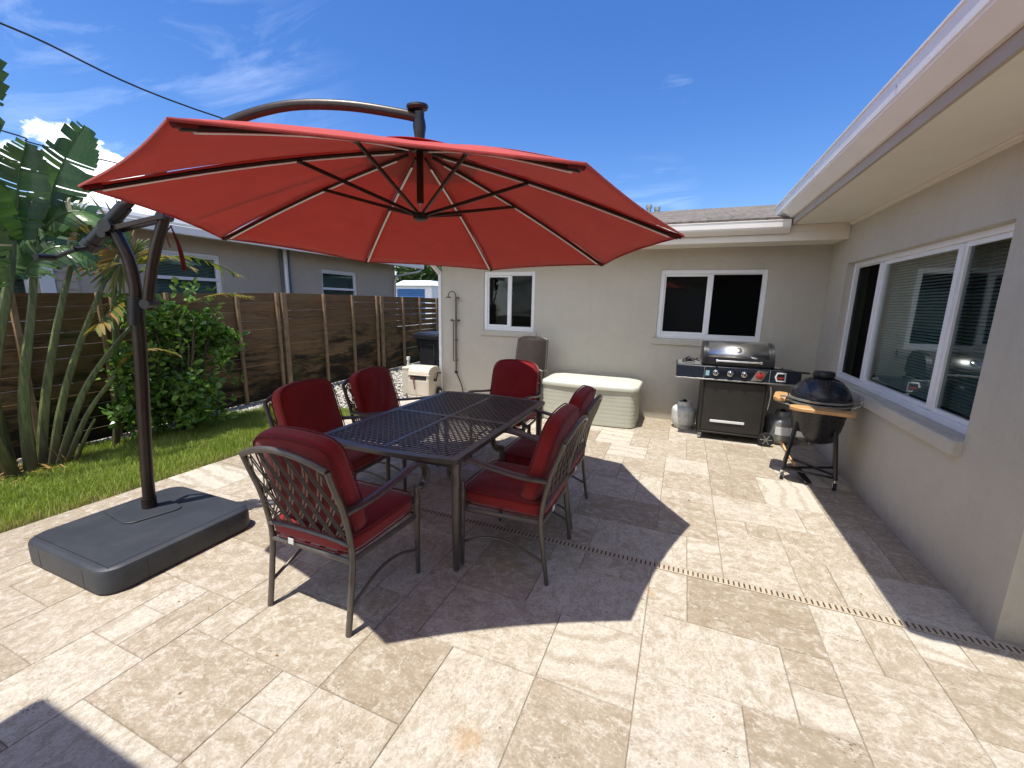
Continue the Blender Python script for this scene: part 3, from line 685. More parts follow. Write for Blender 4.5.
# clapboard panel and white corner board between the left windows
mb = MB()
z = .3
while z < 2.5:
    P = [(.018,2.93-5,z),(.018,3.16-5,z),(.006,3.16-5,z+.11),(.006,2.93-5,z+.11)]; mb.quad(*P); mb.quad((.018,2.93-5,z),(.0,2.93-5,z),(.0,3.16-5,z),(.018,3.16-5,z)); z += .112
mb.build('clapboard_panel', M['stucco2'], nh)
mb = MB(); mb.bb(.003, .03, 2.78-5, 2.92-5, .3, 2.2); mb.build('corner_board', M['trim'], nh, bevel=.003)
mb = MB(); mb.tube([(.06, 6.36-5, 1.0), (.06, 6.36-5, 2.58)], .04, 12); mb.build('downspout', M['trim'], nh, smooth=True)
mb = MB(); mb.tube([(.05, 6.26-5, .8), (.05, 6.26-5, 2.58)], .022, 10); mb.tube([(.05, 6.46-5, .8), (.05, 6.46-5, 2.58)], .02, 10); mb.build('conduit', simple('slate_conduit', (.10,.13,.16), .5), nh, smooth=True)
mb = MB(); mb.bb(.42, .52, -9, 10.6-5, 2.50, 2.62); mb.bb(.30, .42, 10.55-5, 10.6-5, 2.53, 2.60); mb.build('gutter', M['gutter'], nh, bevel=.01)
mb = MB(); mb.bb(-7.8, .418, -9, 10.55-5, 2.64, 2.67); mb.build('soffit', M['soffit'], nh)
mb = MB(); mb.tube(smooth_path([(.45, 10.55-5, 2.52), (.40, 10.45-5, 2.42), (.12, 10.05-5, 2.30), (.05, 9.86-5, 2.15), (.05, 9.86-5, 1.2)], 5), .035, 8); mb.build('downspout', M['alu'], nh, smooth=True)
mb = MB(); mb._add([(.50,-9,2.62),(.50,5.6,2.62),(-3.6,4.2,3.35),(-3.6,-9,3.35),(-7.8,-9,2.62),(-7.8,5.6,2.62)], [(0,1,2,3),(1,5,2),(5,4,3,2)])
rf = mb.build('roof', simple('pale_grey_roofing', (.24,.25,.26), .8, var=.15, vscale=5), nh)
# ------------------------------------------------------------------ far shed and trees
shd = empty('storage_shed', (-14.55, 21, 0), 0, 'small white shed with a bright blue louvred front far beyond the fence', 'shed')
mb = MB(); mb.bb(-1.45, 1.0, 0, 3, -.03, 2.50); mb.build('wall', M['trim'], shd)
mb = MB()
for k in range(17): mb.box((-.42, -.03, .5+k*.11), (1.9, .04, .095), Matrix.Rotation(R(18), 3, 'X'))
mb.build('louvred_shutter', simple('blue_louvre_paint', (.05,.17,.42), .5), shd)
mb = MB(); mb._add([(-1.55,-.2,2.50),(1.1,-.2,2.50),(1.1,3.2,2.50),(-1.55,3.2,2.50),(-1.2,.3,2.80),(.85,.3,2.80),(.85,2.6,2.80),(-1.2,2.6,2.80)], [(0,1,5,4),(1,2,6,5),(2,3,7,6),(3,0,4,7),(4,5,6,7),(3,2,1,0)]); mb.build('roof', M['trim'], shd)

def leaf_quad(mb, p, s, rd, asp=.5, tone=None):
    d = Vector((rd.gauss(0,1), rd.gauss(0,1), rd.gauss(.1,.8))).normalized()
    n = Vector((rd.gauss(0,1), rd.gauss(0,1), rd.gauss(.6,.8))).normalized(); sd = d.cross(n)
    if sd.length < .05: return
    sd.normalize(); up = sd.cross(d)*s*.12
    p = Vector(p)
    mb.tone = (rd.random() if tone is None else tone, .5, .5)
    L = s; W = s*asp
    a = p; b = p+d*L*.3+sd*W*.42+up; c = p+d*L*.72+sd*W*.46+up; e = p+d*L; f = p+d*L*.72-sd*W*.46+up; g = p+d*L*.3-sd*W*.42+up; m1 = p+d*L*.3; m2 = p+d*L*.72
    mb._add([a,b,c,e,f,g,m1,m2], [(0,1,6),(6,1,2,7),(7,2,3),(0,6,5),(6,7,4,5),(7,3,4)])
def crown(mb, c, r, nl, size, rd, clumps=24, asp=.5, squash=(1,1,1)):
    c = Vector(c); cl = []
    for _ in range(clumps):
        d = Vector((rd.gauss(0,1), rd.gauss(0,1), rd.gauss(0,1))).normalized()*rd.uniform(.45, 1)
        cl.append((Vector((d.x*r[0], d.y*r[1], d.z*r[2]))+c, rd.uniform(.22, .42)*min(r)*1.3, rd.uniform(0, .5)))
    for _ in range(nl):
        q, rr, t = rd.choice(cl); d = Vector((rd.gauss(0,1), rd.gauss(0,1), rd.gauss(0,1))).normalized()*rr*rd.random()**.33
        p = q+d
        if p.z < .03: continue
        leaf_quad(mb, p, size*rd.uniform(.6, 1.15), rd, asp, min(1, t+rd.random()*.5))
for i, (x, y, r, h, lab) in enumerate([(-22.5, 34, 2.8, 3.6, 'rounded green tree peeking over the white shed roof'), (-17.2, 33, 2.4, 4.0, 'bushy green tree between the shed and the left end of the patio house')]):
    t = empty('tree', (x, y, 0), 0, lab, 'tree')
    rd = random.Random(20+i); mb = MB(); mb.tube([(0,0,-.05),(.1,0,h*.5),(.05,.1,h)], [.2,.15,.06], 8)
    for k in range(5):
        a = k*1.3; mb.tube([(.08,0,h*.55),(math.cos(a)*r*.4, math.sin(a)*r*.4, h*.9)], [.09,.03], 6)
    mb.build('trunk', M['bark'], t, smooth=True)
    mb = MB(); crown(mb, (0,0,h), (r*1.35, r*1.2, r*.62), 11000, .40, rd, 44); mb.build('crown', M['treeleaf'], t, attr=True)

# overhead wires
for P, r, lab in ((((-14,1.5,6.9),(-14,5.27,7.20),(-14,10.1,7.12),(-14,26,8.9)), .022, 'thick black overhead cable running highest across the sky at left'),
                  (((-14,0,5.2),(-14,4.96,5.02),(-14,7.15,4.955),(-14,24,5.6)), .016, 'black overhead cable passing behind the torn banana-like leaf'),
                  (((-14,0,4.5),(-14,4.88,4.46),(-14,6.41,4.44),(-14,24,4.8)), .011, 'thin lowest overhead wire just above the neighbour roof at left')):
    mb = MB(); mb.tube(smooth_path(P, 10), r, 6); tag(mb.build('power_line', M['cable'], smooth=True), lab, 'power line')

# ------------------------------------------------------------------ plants at the fence
def stalk(mb, pts, r0, r1, flat=.7):
    P = smooth_path(pts, 6); k = len(P); mb.tube(P, [r0+(r1-r0)*i/(k-1) for i in range(k)], 8, r2=[(r0+(r1-r0)*i/(k-1))*flat for i in range(k)])
def paddle(mb, pts, width, nrm, rd, gaps=.30, brown=.03):
    """banana-like blade along a midrib curve, torn into strips"""
    P = smooth_path(pts, 6); k = len(P)-1; nrm = Vector(nrm).normalized()
    cum = [0]
    for i in range(k): cum.append(cum[-1]+(P[i+1]-P[i]).length)
    def at(t):
        s = t*cum[-1]
        for i in range(k):
            if s <= cum[i+1] or i == k-1:
                u = (s-cum[i])/max(1e-6, cum[i+1]-cum[i]); return P[i].lerp(P[i+1], u), (P[i+1]-P[i]).normalized()
    mb.tone = (.55, .5, .5); mb.tube(P, [.010*(1-.8*i/k)+.002 for i in range(k+1)], 6)
    for side in (-1, 1):
        t = .02; lift = rd.uniform(-.05, .12)
        while t < .985:
            dt = rd.uniform(.03, .06); t2 = min(.995, t+dt*(1 if rd.random() > .25 else 2)); tor = rd.random() < gaps
            g0 = .010 if tor else -.0015
            p1, d1 = at(t); p2, d2 = at(min(1, t2-g0)); tm = (t+t2)/2
            wd = width*(math.sin(PI*min(1, tm*.90+.08))**.5)*rd.uniform(.93, 1.03); s1 = d1.cross(nrm).normalized()*side
            if tor: lift = rd.uniform(-.12, .14)
            dr = .14+.10*tm+(rd.uniform(.1, .5) if rd.random() < .10 else 0)
            mb.tone = ((min(.7, .35+lift*1.6+rd.uniform(-.12, .12)) if rd.random() > brown else .98), .5, .5)
            prev = None
            for q in range(6):
                u = q/5; o = (s1+d1*(.42*u))*wd*u+Vector((0,0,-1))*dr*wd*u*u*1.3+nrm*wd*(.20*math.sin(u*PI*.6)+lift*u)
                tap = 1-(.45 if tor else .12)*max(0, u-.6)*2.5*.5
                mid = (p1+p2)/2; a = mid+(p1-mid)*tap+o; b = mid+(p2-mid)*tap+o
                if prev: mb._add([prev[0], prev[1], b, a], [(0,1,2,3)])
                prev = (a, b)
            t = t2
def frond(mb, pts, ll, rd, nl=26, tone=(0,1), droop=.5, nrm=(0,0,1), wid=.018, curl=.8):
    P = smooth_path(pts, 8); k = len(P)-1; mb.tone = (.25, .5, .5); mb.tube(P, [.009*(1-.8*i/k)+.002 for i in range(k+1)], 6); nrm = Vector(nrm)
    for i in range(nl):
        t = .12+.86*i/nl; x = t*k; j = min(int(x), k-1); p = P[j].lerp(P[j+1], x-j); d = (P[j+1]-P[j]).normalized()
        for side in (-1, 1):
            if rd.random() < .06: continue
            s = d.cross(nrm).normalized()*side; L = ll*(math.sin(PI*(.15+.8*t))**.6)*rd.uniform(.8, 1.1)
            dirv = (s*.8+d*curl+nrm*.18+Vector((rd.gauss(0,.08),)*3)).normalized(); mb.tone = (tone[0]+(tone[1]-tone[0])*min(1, max(0, rd.gauss(.5, .3))), .5, .5)
            w = wid*rd.uniform(.8, 1.2); wv = dirv.cross(nrm).normalized()*w; pts_ = []
            for q in range(4):
                u = q/3; c = p+dirv*L*u+Vector((0,0,-1))*droop*L*u*u*.6; ww = wv*(1-.9*u**2)*(.4 if q == 0 else 1); pts_.append((c-ww, c+ww))
            for a, b in zip(pts_, pts_[1:]): mb._add([a[0], a[1], b[1], b[0]], [(0,1,2,3)])
bp = empty('bird_of_paradise_plant', (-5.35, 1.62, 0), 0, 'giant bird of paradise with thick arching stalks and torn paddle leaves at far left', 'plant')
ob = Vector((5.35, -1.62, 0))
L_ = lambda *P: [tuple(Vector(p)+ob) for p in P]
stalks = [  # measured against the photograph: base, mid, tip
    ([(-5.35,1.50,-.02),(-5.35,1.55,.8),(-5.35,1.76,1.62),(-5.38,1.86,2.05)], .062, .022),
    ([(-5.30,1.66,-.02),(-5.33,1.72,.7),(-5.38,1.90,1.5),(-5.42,2.03,2.2)], .050, .018),
    ([(-5.36,1.74,-.02),(-5.40,1.90,.75),(-5.42,2.14,1.6),(-5.42,2.34,2.15)], .045, .015),
    ([(-5.34,1.80,-.02),(-5.36,2.02,.75),(-5.38,2.36,1.55),(-5.38,2.58,1.98)], .040, .013),
    ([(-5.30,1.84,-.02),(-5.30,2.10,.65),(-5.28,2.42,1.12),(-5.26,2.68,1.40)], .036, .013),
    ([(-5.28,1.88,-.02),(-5.24,2.08,.45),(-5.20,2.32,.80)], .030, .014),
    ([(-5.42,1.58,-.02),(-5.50,1.60,.9),(-5.55,1.75,1.9)], .05, .02),
    ([(-5.28,1.55,-.02),(-5.2,1.38,.9),(-5.1,1.25,1.9)], .05, .02),
    ([(-5.24,1.92,-.02),(-5.15,2.00,.25),(-5.12,2.08,.42)], .022, .010)]
for P, r0, r1 in stalks:
    mb = MB(); stalk(mb, L_(*P), r0, r1); mb.build('stalk', M['stem'], bp, smooth=True)
rd = random.Random(8)
leaves = [
    ([(-5.42,2.08,2.12),(-5.40,2.16,2.45),(-5.38,2.29,2.80),(-5.36,2.46,3.14)], .19, (1,-.1,0)),
    ([(-5.38,1.86,2.02),(-5.36,1.92,2.35),(-5.34,1.96,2.60),(-5.3,2.02,2.84)], .18, (1,-.3,.1)),
    ([(-5.38,1.84,2.00),(-5.28,1.74,2.25),(-5.15,1.66,2.48),(-5.0,1.6,2.62)], .18, (.6,-.6,.4)),
    ([(-5.10,1.25,1.9),(-5.1,1.44,2.5),(-5.08,1.62,3.0),(-5.02,1.80,3.36)], .22, (1,0,.1)),
    ([(-5.55,1.75,1.9),(-5.6,1.95,2.15),(-5.6,2.2,2.32),(-5.55,2.50,2.33)], .19, (.9,0,.5)),
    ([(-5.42,2.06,2.15),(-5.3,2.22,2.32),(-5.2,2.40,2.30),(-5.15,2.54,2.10)], .16, (.8,-.2,.6)),
    ([(-5.55,1.70,1.85),(-5.5,1.66,2.1),(-5.45,1.66,2.4),(-5.42,1.70,2.72)], .17, (1,-.4,0)),
    ([(-5.40,1.88,1.72),(-5.3,1.98,1.92),(-5.22,2.12,2.00),(-5.18,2.32,1.88)], .20, (.7,-.3,.7)),
    ([(-5.42,1.78,1.7),(-5.45,1.93,2.0),(-5.5,2.06,2.20),(-5.5,2.26,2.26)], .18, (1,-.3,.3)),
    ([(-5.35,1.68,1.60),(-5.28,1.62,1.85),(-5.2,1.62,2.08),(-5.1,1.66,2.2)], .18, (.9,-.5,.2)),
    ([(-5.38,2.34,1.98),(-5.33,2.38,2.12),(-5.26,2.45,2.18),(-5.2,2.55,2.10)], .13, (.7,-.2,.6)),
]
for P, w, nr in leaves:
    mb = MB(); paddle(mb, L_(*P), w, nr, rd); mb.build('leaf', M['bopleaf'], bp, attr=True)
mb = MB()
for _ in range(90):
    a = rd.uniform(0, 2*PI); rr = rd.uniform(.05, .5); x, y = math.cos(a)*rr*.6, math.sin(a)*rr; d = Vector((rd.gauss(0,1), rd.gauss(0,1), rd.uniform(0,.5))).normalized()*rd.uniform(.06, .22); p = Vector((x, y, rd.uniform(.0, .05))); q = d.cross(Vector((0,0,1))).normalized()*rd.uniform(.004, .014)
    mb.tone = (rd.uniform(.45, 1), .5, .5); mb._add([p-q, p+q, p+d*.5+q+Vector((0,0,.012)), p+d*.5-q+Vector((0,0,.012)), p+d], [(0,1,2,3),(3,2,4)])
mb.build('dry_leaf_litter', M['fanleaf'], bp, attr=True)
# palm with sunburnt fronds between the paddle leaves and the shrub
pl = empty('fan_palm', (-5.45, 2.55, 0), 0, 'small palm with orange and yellow-green sunburnt fronds behind the umbrella mast', 'plant')
ob = Vector((5.45, -2.55, 0)); rd = random.Random(12)
mb = MB(); stalk(mb, L_((-5.47,2.35,-.02),(-5.47,2.45,.7),(-5.46,2.52,1.5),(-5.45,2.60,1.95)), .035, .02); mb.build('trunk', M['stem'], pl, smooth=True)
def fan(mb, hub, dirs, ln, rd, tone):
    hub = Vector(hub)
    for (dy, dz, dx) in dirs:
        d = Vector((dx, dy, dz)).normalized(); L = ln*rd.uniform(.8, 1.08); sd = d.cross(Vector((1,.1,0))).normalized()*.019
        mb.tone = (tone[0]+(tone[1]-tone[0])*rd.random(), .5, .5); pr_ = None
        for q in range(5):
            u = q/4; c = hub+d*L*u+Vector((0,0,-1))*L*.16*u*u; s = sd*(.25 if q == 0 else 1.15-.95*u*u); a, b = c-s, c+s
            m_ = c+Vector((.008,0,0))
            if pr_: mb._add([pr_[0], pr_[2], m_, a], [(0,1,2,3)]); mb._add([pr_[2], pr_[1], b, m_], [(0,1,2,3)])
            pr_ = (a, b, m_)
for (hub, a0, a1, ln, tn, nn) in (((-5.45,2.72,2.02), 95, 205, .62, (.25,.95), 22), ((-5.40,2.66,1.92), 10, 80, .40, (.1,.6), 12), ((-5.36,2.58,1.90), 190, 300, .34, (0,.5), 12)):
    mb = MB(); hub = tuple(Vector(hub)+ob)
    fan(mb, hub, [(math.cos(R(a0+(a1-a0)*i/(nn-1))), math.sin(R(a0+(a1-a0)*i/(nn-1))), rd.uniform(-.12,.12)) for i in range(nn)], ln, rd, tn)
    mb.build('frond', M['fanleaf'], pl, attr=True)
for P, ll, tn in ((((-5.42,2.68,1.75),(-5.35,2.95,1.98),(-5.3,3.3,2.02),(-5.25,3.75,1.86)), .30, (0,.6)), (((-5.3,2.70,1.30),(-5.1,3.0,1.50),(-4.98,3.3,1.62),(-4.9,3.62,1.60)), .22, (.1,.75)),
                 (((-5.3,2.60,1.35),(-5.2,2.45,1.50),(-5.1,2.3,1.42),(-5.05,2.15,1.25)), .22, (.0,.8)), (((-5.2,2.30,.80),(-5.1,2.42,1.0),(-5.0,2.58,1.05),(-4.95,2.75,.98)), .18, (.1,1)),
                 (((-5.4,2.62,1.80),(-5.2,2.72,1.95),(-5.05,2.86,1.98),(-4.95,3.02,1.88)), .22, (0,.7))):
    mb = MB(); frond(mb, L_(*P), ll, rd, tone=tn); mb.build('frond', M['fanleaf'], pl, attr=True)
# shrub
sb = empty('shrub', (-5.42, 3.02, 0), 0, 'dense round-leaved green shrub in front of the fence behind the umbrella mast', 'shrub')
rd = random.Random(5); mb = MB()
for k in range(26):
    a = rd.uniform(0, 2*PI); rr = rd.uniform(.15, .55); h = rd.uniform(.8, 1.45)
    mb.tube(smooth_path([(rd.uniform(-.08,.08), rd.uniform(-.1,.1), -.02), (math.cos(a)*rr*.4, math.sin(a)*rr*.5, h*.5), (math.cos(a)*rr*.8, math.sin(a)*rr, h)], 4), [.014-.001*i for i in range(9)], 5)
mb.build('branches', M['bark'], sb, smooth=True)
mb = MB(); crown(mb, (0, -.02, .58), (.42, .68, .55), 2600, .095, rd, 34, .60); crown(mb, (0, -.06, 1.22), (.30, .34, .40), 1100, .095, rd, 16, .60); crown(mb, (.04, .40, .98), (.3, .30, .36), 900, .095, rd, 12, .60)
for _ in range(46):   # leafy sprigs breaking the outline
    a_ = rd.uniform(0, 2*PI); h_ = rd.uniform(.5, 1.62); r_s = rd.uniform(.42, .66)*(1.15-.35*h_); p = Vector((math.cos(a_)*r_s*.7, math.sin(a_)*r_s, h_))
    d = Vector((p.x, p.y, rd.uniform(.1, .9))).normalized()
    for q in range(9): leaf_quad(mb, p+d*.022*q+Vector((rd.gauss(0,.012),)*3), rd.uniform(.06, .095), rd, .6, rd.uniform(.45, 1))
mb.build('foliage', M['shrubleaf'], sb, attr=True)

# ------------------------------------------------------------------ cantilever umbrella
UM = Vector((-3.282, 1.538, 0)); DU = Vector((.886, .463, 0)).normalized(); SU = Vector((-DU.y, DU.x, 0))
um = empty('cantilever_umbrella', UM, 0, 'large open red cantilever umbrella with bronze mast over the dining table', 'umbrella')
def up_(s, z, side=0): p = DU*s+SU*side; return (p.x, p.y, z)
mb = MB()
def rrect(x0, x1, y0, y1, r, n=6):
    P = []
    for cx, cy, a0 in ((x1-r,y1-r,0),(x0+r,y1-r,90),(x0+r,y0+r,180),(x1-r,y0+r,270)):
        for k in range(n+1): a = R(a0+90*k/n); P.append((cx+r*math.cos(a), cy+r*math.sin(a)))
    return P
bx0, bx1, by0, by1 = -3.545+3.282, -2.685+3.282, 1.01-1.538, 1.86-1.538
rings = [(0.012,.004,.10),(0,.012,.10),(0.0,.125,.10),(.006,.140,.10),(.018,.149,.10),(.030,.150,.09)]
vs = []; nseg = 28
for ins, z, r in rings: vs += [(p[0], p[1], z) for p in rrect(bx0+ins, bx1-ins, by0+ins, by1-ins, r)]
fs = []
for i in range(len(rings)-1):
    for j in range(nseg): j2 = (j+1) % nseg; fs.append((i*nseg+j, i*nseg+j2, (i+1)*nseg+j2, (i+1)*nseg+j))
fs.append(tuple((len(rings)-1)*nseg+j for j in range(nseg))); fs.append(tuple(range(nseg-1, -1, -1)))
mb._add(vs, fs); base = mb.build('base', M['basep'], um, smooth=True, ang=30)
def seam(*a): m_ = MB(); m_.bb(*a); m_.build('seam', M['blackp'], base)
for x in (bx0+.2, bx1-.2): seam(x-.0015, x+.0015, by0-.001, by0+.012, .01, .125)
for y in (by0+.2, by1-.2): seam(bx1-.012, bx1+.001, y-.0015, y+.0015, .01, .125); seam(bx0-.001, bx0+.012, y-.0015, y+.0015, .01, .125)
seam(bx0+.04, bx1-.04, by0+.045, by0+.048, .149, .151); seam(bx1-.048, bx1-.045, by0+.05, by1-.04, .149, .151)
seam(bx0+.04, -.2, .0, .003, .149, .151)
mb = MB(); mb.prism(rrect(-.20, .20, -.20, .13, .06), .150, .160, lambda u, v, w: (u*.9+v*.25, v*.9-u*.1, w)); mb.build('cover_plate', M['basep'], um, smooth=True, bevel=.004)
mb = MB(); mb.tube(smooth_path([up_(0,.155), up_(.03,.6), up_(.075,1.1), up_(.10,1.46)], 6), .036, 14, r2=.036, up=tuple(SU)); 
mb.tube([up_(0,.155), up_(.002,.23)], .042, 14); mb.build('mast', M['umb_metal'], um, smooth=True)
mb = MB(); mb.tube(smooth_path([up_(.085,1.46), up_(.110,1.62), up_(.095,1.80), up_(.03,1.99)], 6), .033, 12, up=tuple(SU)); mb.build('mast_arm', M['umb_metal'], um, smooth=True)
mb = MB(); mb.tube(smooth_path([up_(.165,1.50), up_(.195,1.64), up_(.25,1.84), up_(.335,2.06)], 6), .030, 12, up=tuple(SU)); mb.build('mast_arm', M['umb_metal'], um, smooth=True)
mb = MB(); mb.tube([up_(.085,1.40), up_(.108,1.57)], .044, 16); mb.tube([up_(.10,1.52), up_(.19,1.53)], .026, 10); mb.tube([up_(.175,1.53,-.04), up_(.175,1.53,.04)], .03, 12); mb.build('clamp', M['blackp'], um, smooth=True)
mb = MB()
for sd in (-.035, .035): mb = MB(); mb.beam(up_(.04,1.97,sd), up_(.33,2.05,sd), .012, .028); mb.build('link_bar', M['umb_metal'], um, bevel=.003)
for (s_, z_, w_, r__) in ((.03,1.985,.06,.036),(.0,1.94,.05,.024),(.335,2.055,.05,.022)):
    mb = MB(); mb.tube([up_(s_,z_,-w_), up_(s_,z_,w_)], r__, 16); mb.build('pivot', M['blackp'], um, smooth=True)
mb = MB(); mb.tube([up_(-.10,1.885), up_(.12,2.110)], .038, 16); mb.tube([up_(-.125,1.86), up_(-.09,1.895)], .045, 16); mb.build('sleeve', M['blackp'], um, smooth=True)
mb = MB(); mb.tube([up_(-.10,1.86,-.01), up_(-.12,1.84,-.09)], .015, 10); mb.tube([up_(-.12,1.84,-.09), up_(-.23,1.79,-.10)], .012, 10); mb.tube([up_(-.23,1.79,-.10), up_(-.25,1.785,-.19)], .018, 12); mb.build('crank', M['blackp'], um, smooth=True)
bpth = smooth_path([up_(-.06,1.925), up_(.12,2.11), up_(.35,2.33), up_(.55,2.49), up_(.75,2.598), up_(.95,2.675), up_(1.17,2.722), up_(1.46,2.733), up_(1.76,2.708), up_(1.86,2.692)], 5)
mb = MB(); mb.tube(bpth, .030, 12, r2=.024, up=tuple(SU)); mb.build('boom', M['umb_metal'], um, smooth=True)
HC = 1.8725
mb = MB(); c = Vector(up_(HC, 0))
mb.lathe([(.050,2.525),(.040,2.545),(.028,2.56),(.034,2.60),(.040,2.64),(.036,2.675),(.030,2.70),(.032,2.72),(.001,2.722)], c, 20); mb.lathe([(.028,-.018),(.060,-.010),(.068,.004),(.064,.016),(.040,.024),(.001,.026)], c+Vector((-.012,0,2.748)), 24, Matrix.Rotation(R(9), 3, 'X')); mb.build('crown_finial', M['blackp'], um, smooth=True)
T8 = [(-1.392,.829,2.069),(-.342,1.453,2.032),(-.043,2.635,1.971),(-.67,3.683,1.92),(-1.855,3.982,1.911),(-2.904,3.358,1.947),(-3.203,2.176,2.009),(-2.577,1.128,2.059)]
T8 = [Vector(t)-UM for t in T8]; CT = Vector((-1.623, 2.406, 2.530))-UM; HL = Vector((-1.623, 2.400, 2.118))-UM
def ribp(k, u):
    p = CT.lerp(T8[k % 8], u); p = p.copy(); p.z += .030*math.sin(PI*u); return p
mb = MB(); NUu, NW_ = 16, 12; vs = []; fs = []
for k in range(8):
    o = len(vs)
    for i in range(NUu+1):
        u = .04+.96*i/NUu
        for j in range(NW_+1):
            w = j/NW_; a = ribp(k, u); b = ribp(k+1, u); p = a.lerp(b, w); s = 4*w*(1-w)
            cc = CT.copy(); cc.z = p.z; pull = .034*u**2.2*s
            d = (cc-p); d.z = 0
            if d.length > 1e-6: p = p+d.normalized()*pull
            p.z += -.007*s*math.sin(PI*min(1, u))+.010*s*u**4 + .0035*math.sin(u*46+k*2+3*w)*s*(u**2)+.0028*math.sin(w*23+u*9+k)*u+.003*math.sin(w*41+k)*max(0,u-.8)*4*s
            vs.append(p)
    for i in range(NUu):
        for j in range(NW_): a = o+i*(NW_+1)+j; fs.append((a, a+1, a+NW_+2, a+NW_+1))
mb._add(vs, fs); cn = mb.build('canopy', M['canopy'], um, smooth=True, ang=80)
import bmesh
bm = bmesh.new(); bm.from_mesh(cn.data); bmesh.ops.remove_doubles(bm, verts=bm.verts, dist=.0005); bmesh.ops.recalc_face_normals(bm, faces=bm.faces); bm.to_mesh(cn.data); bm.free()
cn.data.polygons.foreach_set('use_smooth', [True]*len(cn.data.polygons))
md = cn.modifiers.new('cloth', 'SOLIDIFY'); md.thickness = .0012; md.offset = 1
mb = MB()  # stitched hem
for k in range(8):
    pts = []
    for j in range(NW_+1):
        w = j/NW_; p = ribp(k,1).lerp(ribp(k+1,1), w); s = 4*w*(1-w); cc = CT.copy(); cc.z = p.z; d = (cc-p); d.z = 0; p = p+d.normalized()*.034*s; p.z += .010*s; pts.append(p)
    mb.tube(pts, .003, 6, r2=.006)
mb.build('hem', M['canopy'], um, smooth=True)
mb = MB(); vs = []; fs = []   # vent cap
for k in range(8):
    o = len(vs)
    for i in range(6):
        u = i/5*.235
        for j in range(7):
            w = j/6; p = ribp(k, u).lerp(ribp(k+1, u), w); s = 4*w*(1-w); p.z += .014+.010*s*(i/5)**1.5; vs.append(p)
    for i in range(5):
        for j in range(6): a = o+i*7+j; fs.append((a, a+1, a+8, a+7))
mb._add(vs, fs); vc = mb.build('vent_cap', M['canopy'], um, smooth=True, ang=80); md = vc.modifiers.new('cloth', 'SOLIDIFY'); md.thickness = .002
for k in range(8):
    side = (T8[k]-CT).cross(Vector((0,0,1))).normalized()
    mb = MB(); pts = [ribp(k, .05+.93*i/10)-Vector((0,0,.022)) for i in range(11)]; mb.tube(pts, .008, 8, r2=.010, up=(0,0,1)); rb = mb.build('rib', M['umb_metal'], um, smooth=True)
    mb = MB(); pts = [ribp(k, .10+.85*i/10)-Vector((0,0,.0355)) for i in range(11)]; mb.tube(pts, .0085, 6, r2=.004, up=(0,0,1)); mb.build('light_strip', M['led'], rb)
    mb = MB(); e = ribp(k, .43)-Vector((0,0,.034)); mb.beam(HL+(e-HL).normalized()*.03, e, .013, .020); mb.box(e, (.03,.03,.02)); mb.build('strut', M['umb_metal'], um, bevel=.002)
    mb = MB(); e = ribp(k, .985)-Vector((0,0,.012)); dd = (T8[k]-CT).normalized(); mb.tube([e-dd*.06, e+dd*.012], .012, 8); mb.build('rib_cap', M['piping'], um, smooth=True)
mb = MB(); mb.lathe([(.001,-.028),(.030,-.028),(.046,-.018),(.048,.004),(.034,.016),(.02,.02)], HL, 20); mb.build('lower_hub', M['blackp'], um, smooth=True)
mb = MB(); mb.tube([HL+Vector((0,0,.075)), CT-Vector((0,0,.01))], .022, 14); mb.lathe([(.05,-.03),(.06,0),(.02,.02)], CT, 16); mb.build('centre_tube', M['umb_metal'], um, smooth=True)
mb = MB(); mb.tube([HL, HL+Vector((0,0,.09))], .004, 6); mb.build('cord', M['led'], um)
mb = MB(); s0 = Vector((-3.03,1.745,2.015))-UM
mb.tube(smooth_path([s0, s0+Vector((.015,.01,-.06)), s0+Vector((.03,.02,-.14)), s0+Vector((.035,.03,-.27))], 5), [.004,.004,.005,.006,.008,.010,.011,.012,.013,.014,.015,.016,.017,.018,.018,.018], 8, r2=.003, up=(1,.2,0))
mb.tube(smooth_path([s0+Vector((.01,.0,0)), s0+Vector((-.04,-.01,-.05)), s0+Vector((-.03,0,-.13))], 5), .004, 6)
mb.build('tie_strap', M['piping'], um, smooth=True)

# ------------------------------------------------------------------ dining table
TX, TY, TZ = -1.620, 2.735, .715
tb = empty('dining_table', (TX, TY, 0), 0, 'long bronze metal patio dining table with a lattice top under the red umbrella', 'table')
hx, hy = .52, .80
def endbow(x): return .055*(1-(x/hx)**2)
mb = MB()
prof = [(-.004,-.028),(.050,-.010),(.052,0),(.048,.004),(.0,.004),(-.006,-.006)]
pts = []
n = 14
for i in range(n+1): x = -hx+2*hx*i/n; pts.append((x, -hy-endbow(x)))
for i in range(n+1): x = hx-2*hx*i/n; pts.append((x, hy+endbow(x)))
inner = [(x*.905, (y-(.05 if y > 0 else -.05))) for x, y in pts]
k = len(pts); vs = [(x,y,TZ-.004) for x,y in pts]+[(x*.995,y*.998,TZ+.001) for x,y in pts]+[(x,y,TZ) for x,y in inner]+[(x,y,TZ-.022) for x,y in inner]+[(x,y,TZ-.026) for x,y in pts]
fs = []
for L in range(5):
    for j in range(k): j2 = (j+1) % k; fs.append((L*k+j, L*k+j2, ((L+1) % 5)*k+j2, ((L+1) % 5)*k+j))
mb._add(vs, fs); mb.build('rim', M['bronze'], tb, smooth=True, ang=30)
mb = MB(); ix = hx*.905+.004; iy = hy-.02
for (x, w) in ((0,.026),): mb.bb(x-w/2, x+w/2, -iy, -.018, TZ-.012, TZ-.0005); mb.bb(x-w/2, x+w/2, .018, iy, TZ-.012, TZ-.0005)
mb.bb(-ix, ix, -.019, .019, TZ-.014, TZ+.0005)
mb.bb(-.012, .012, -.019, .019, TZ+.0004, TZ+.001)
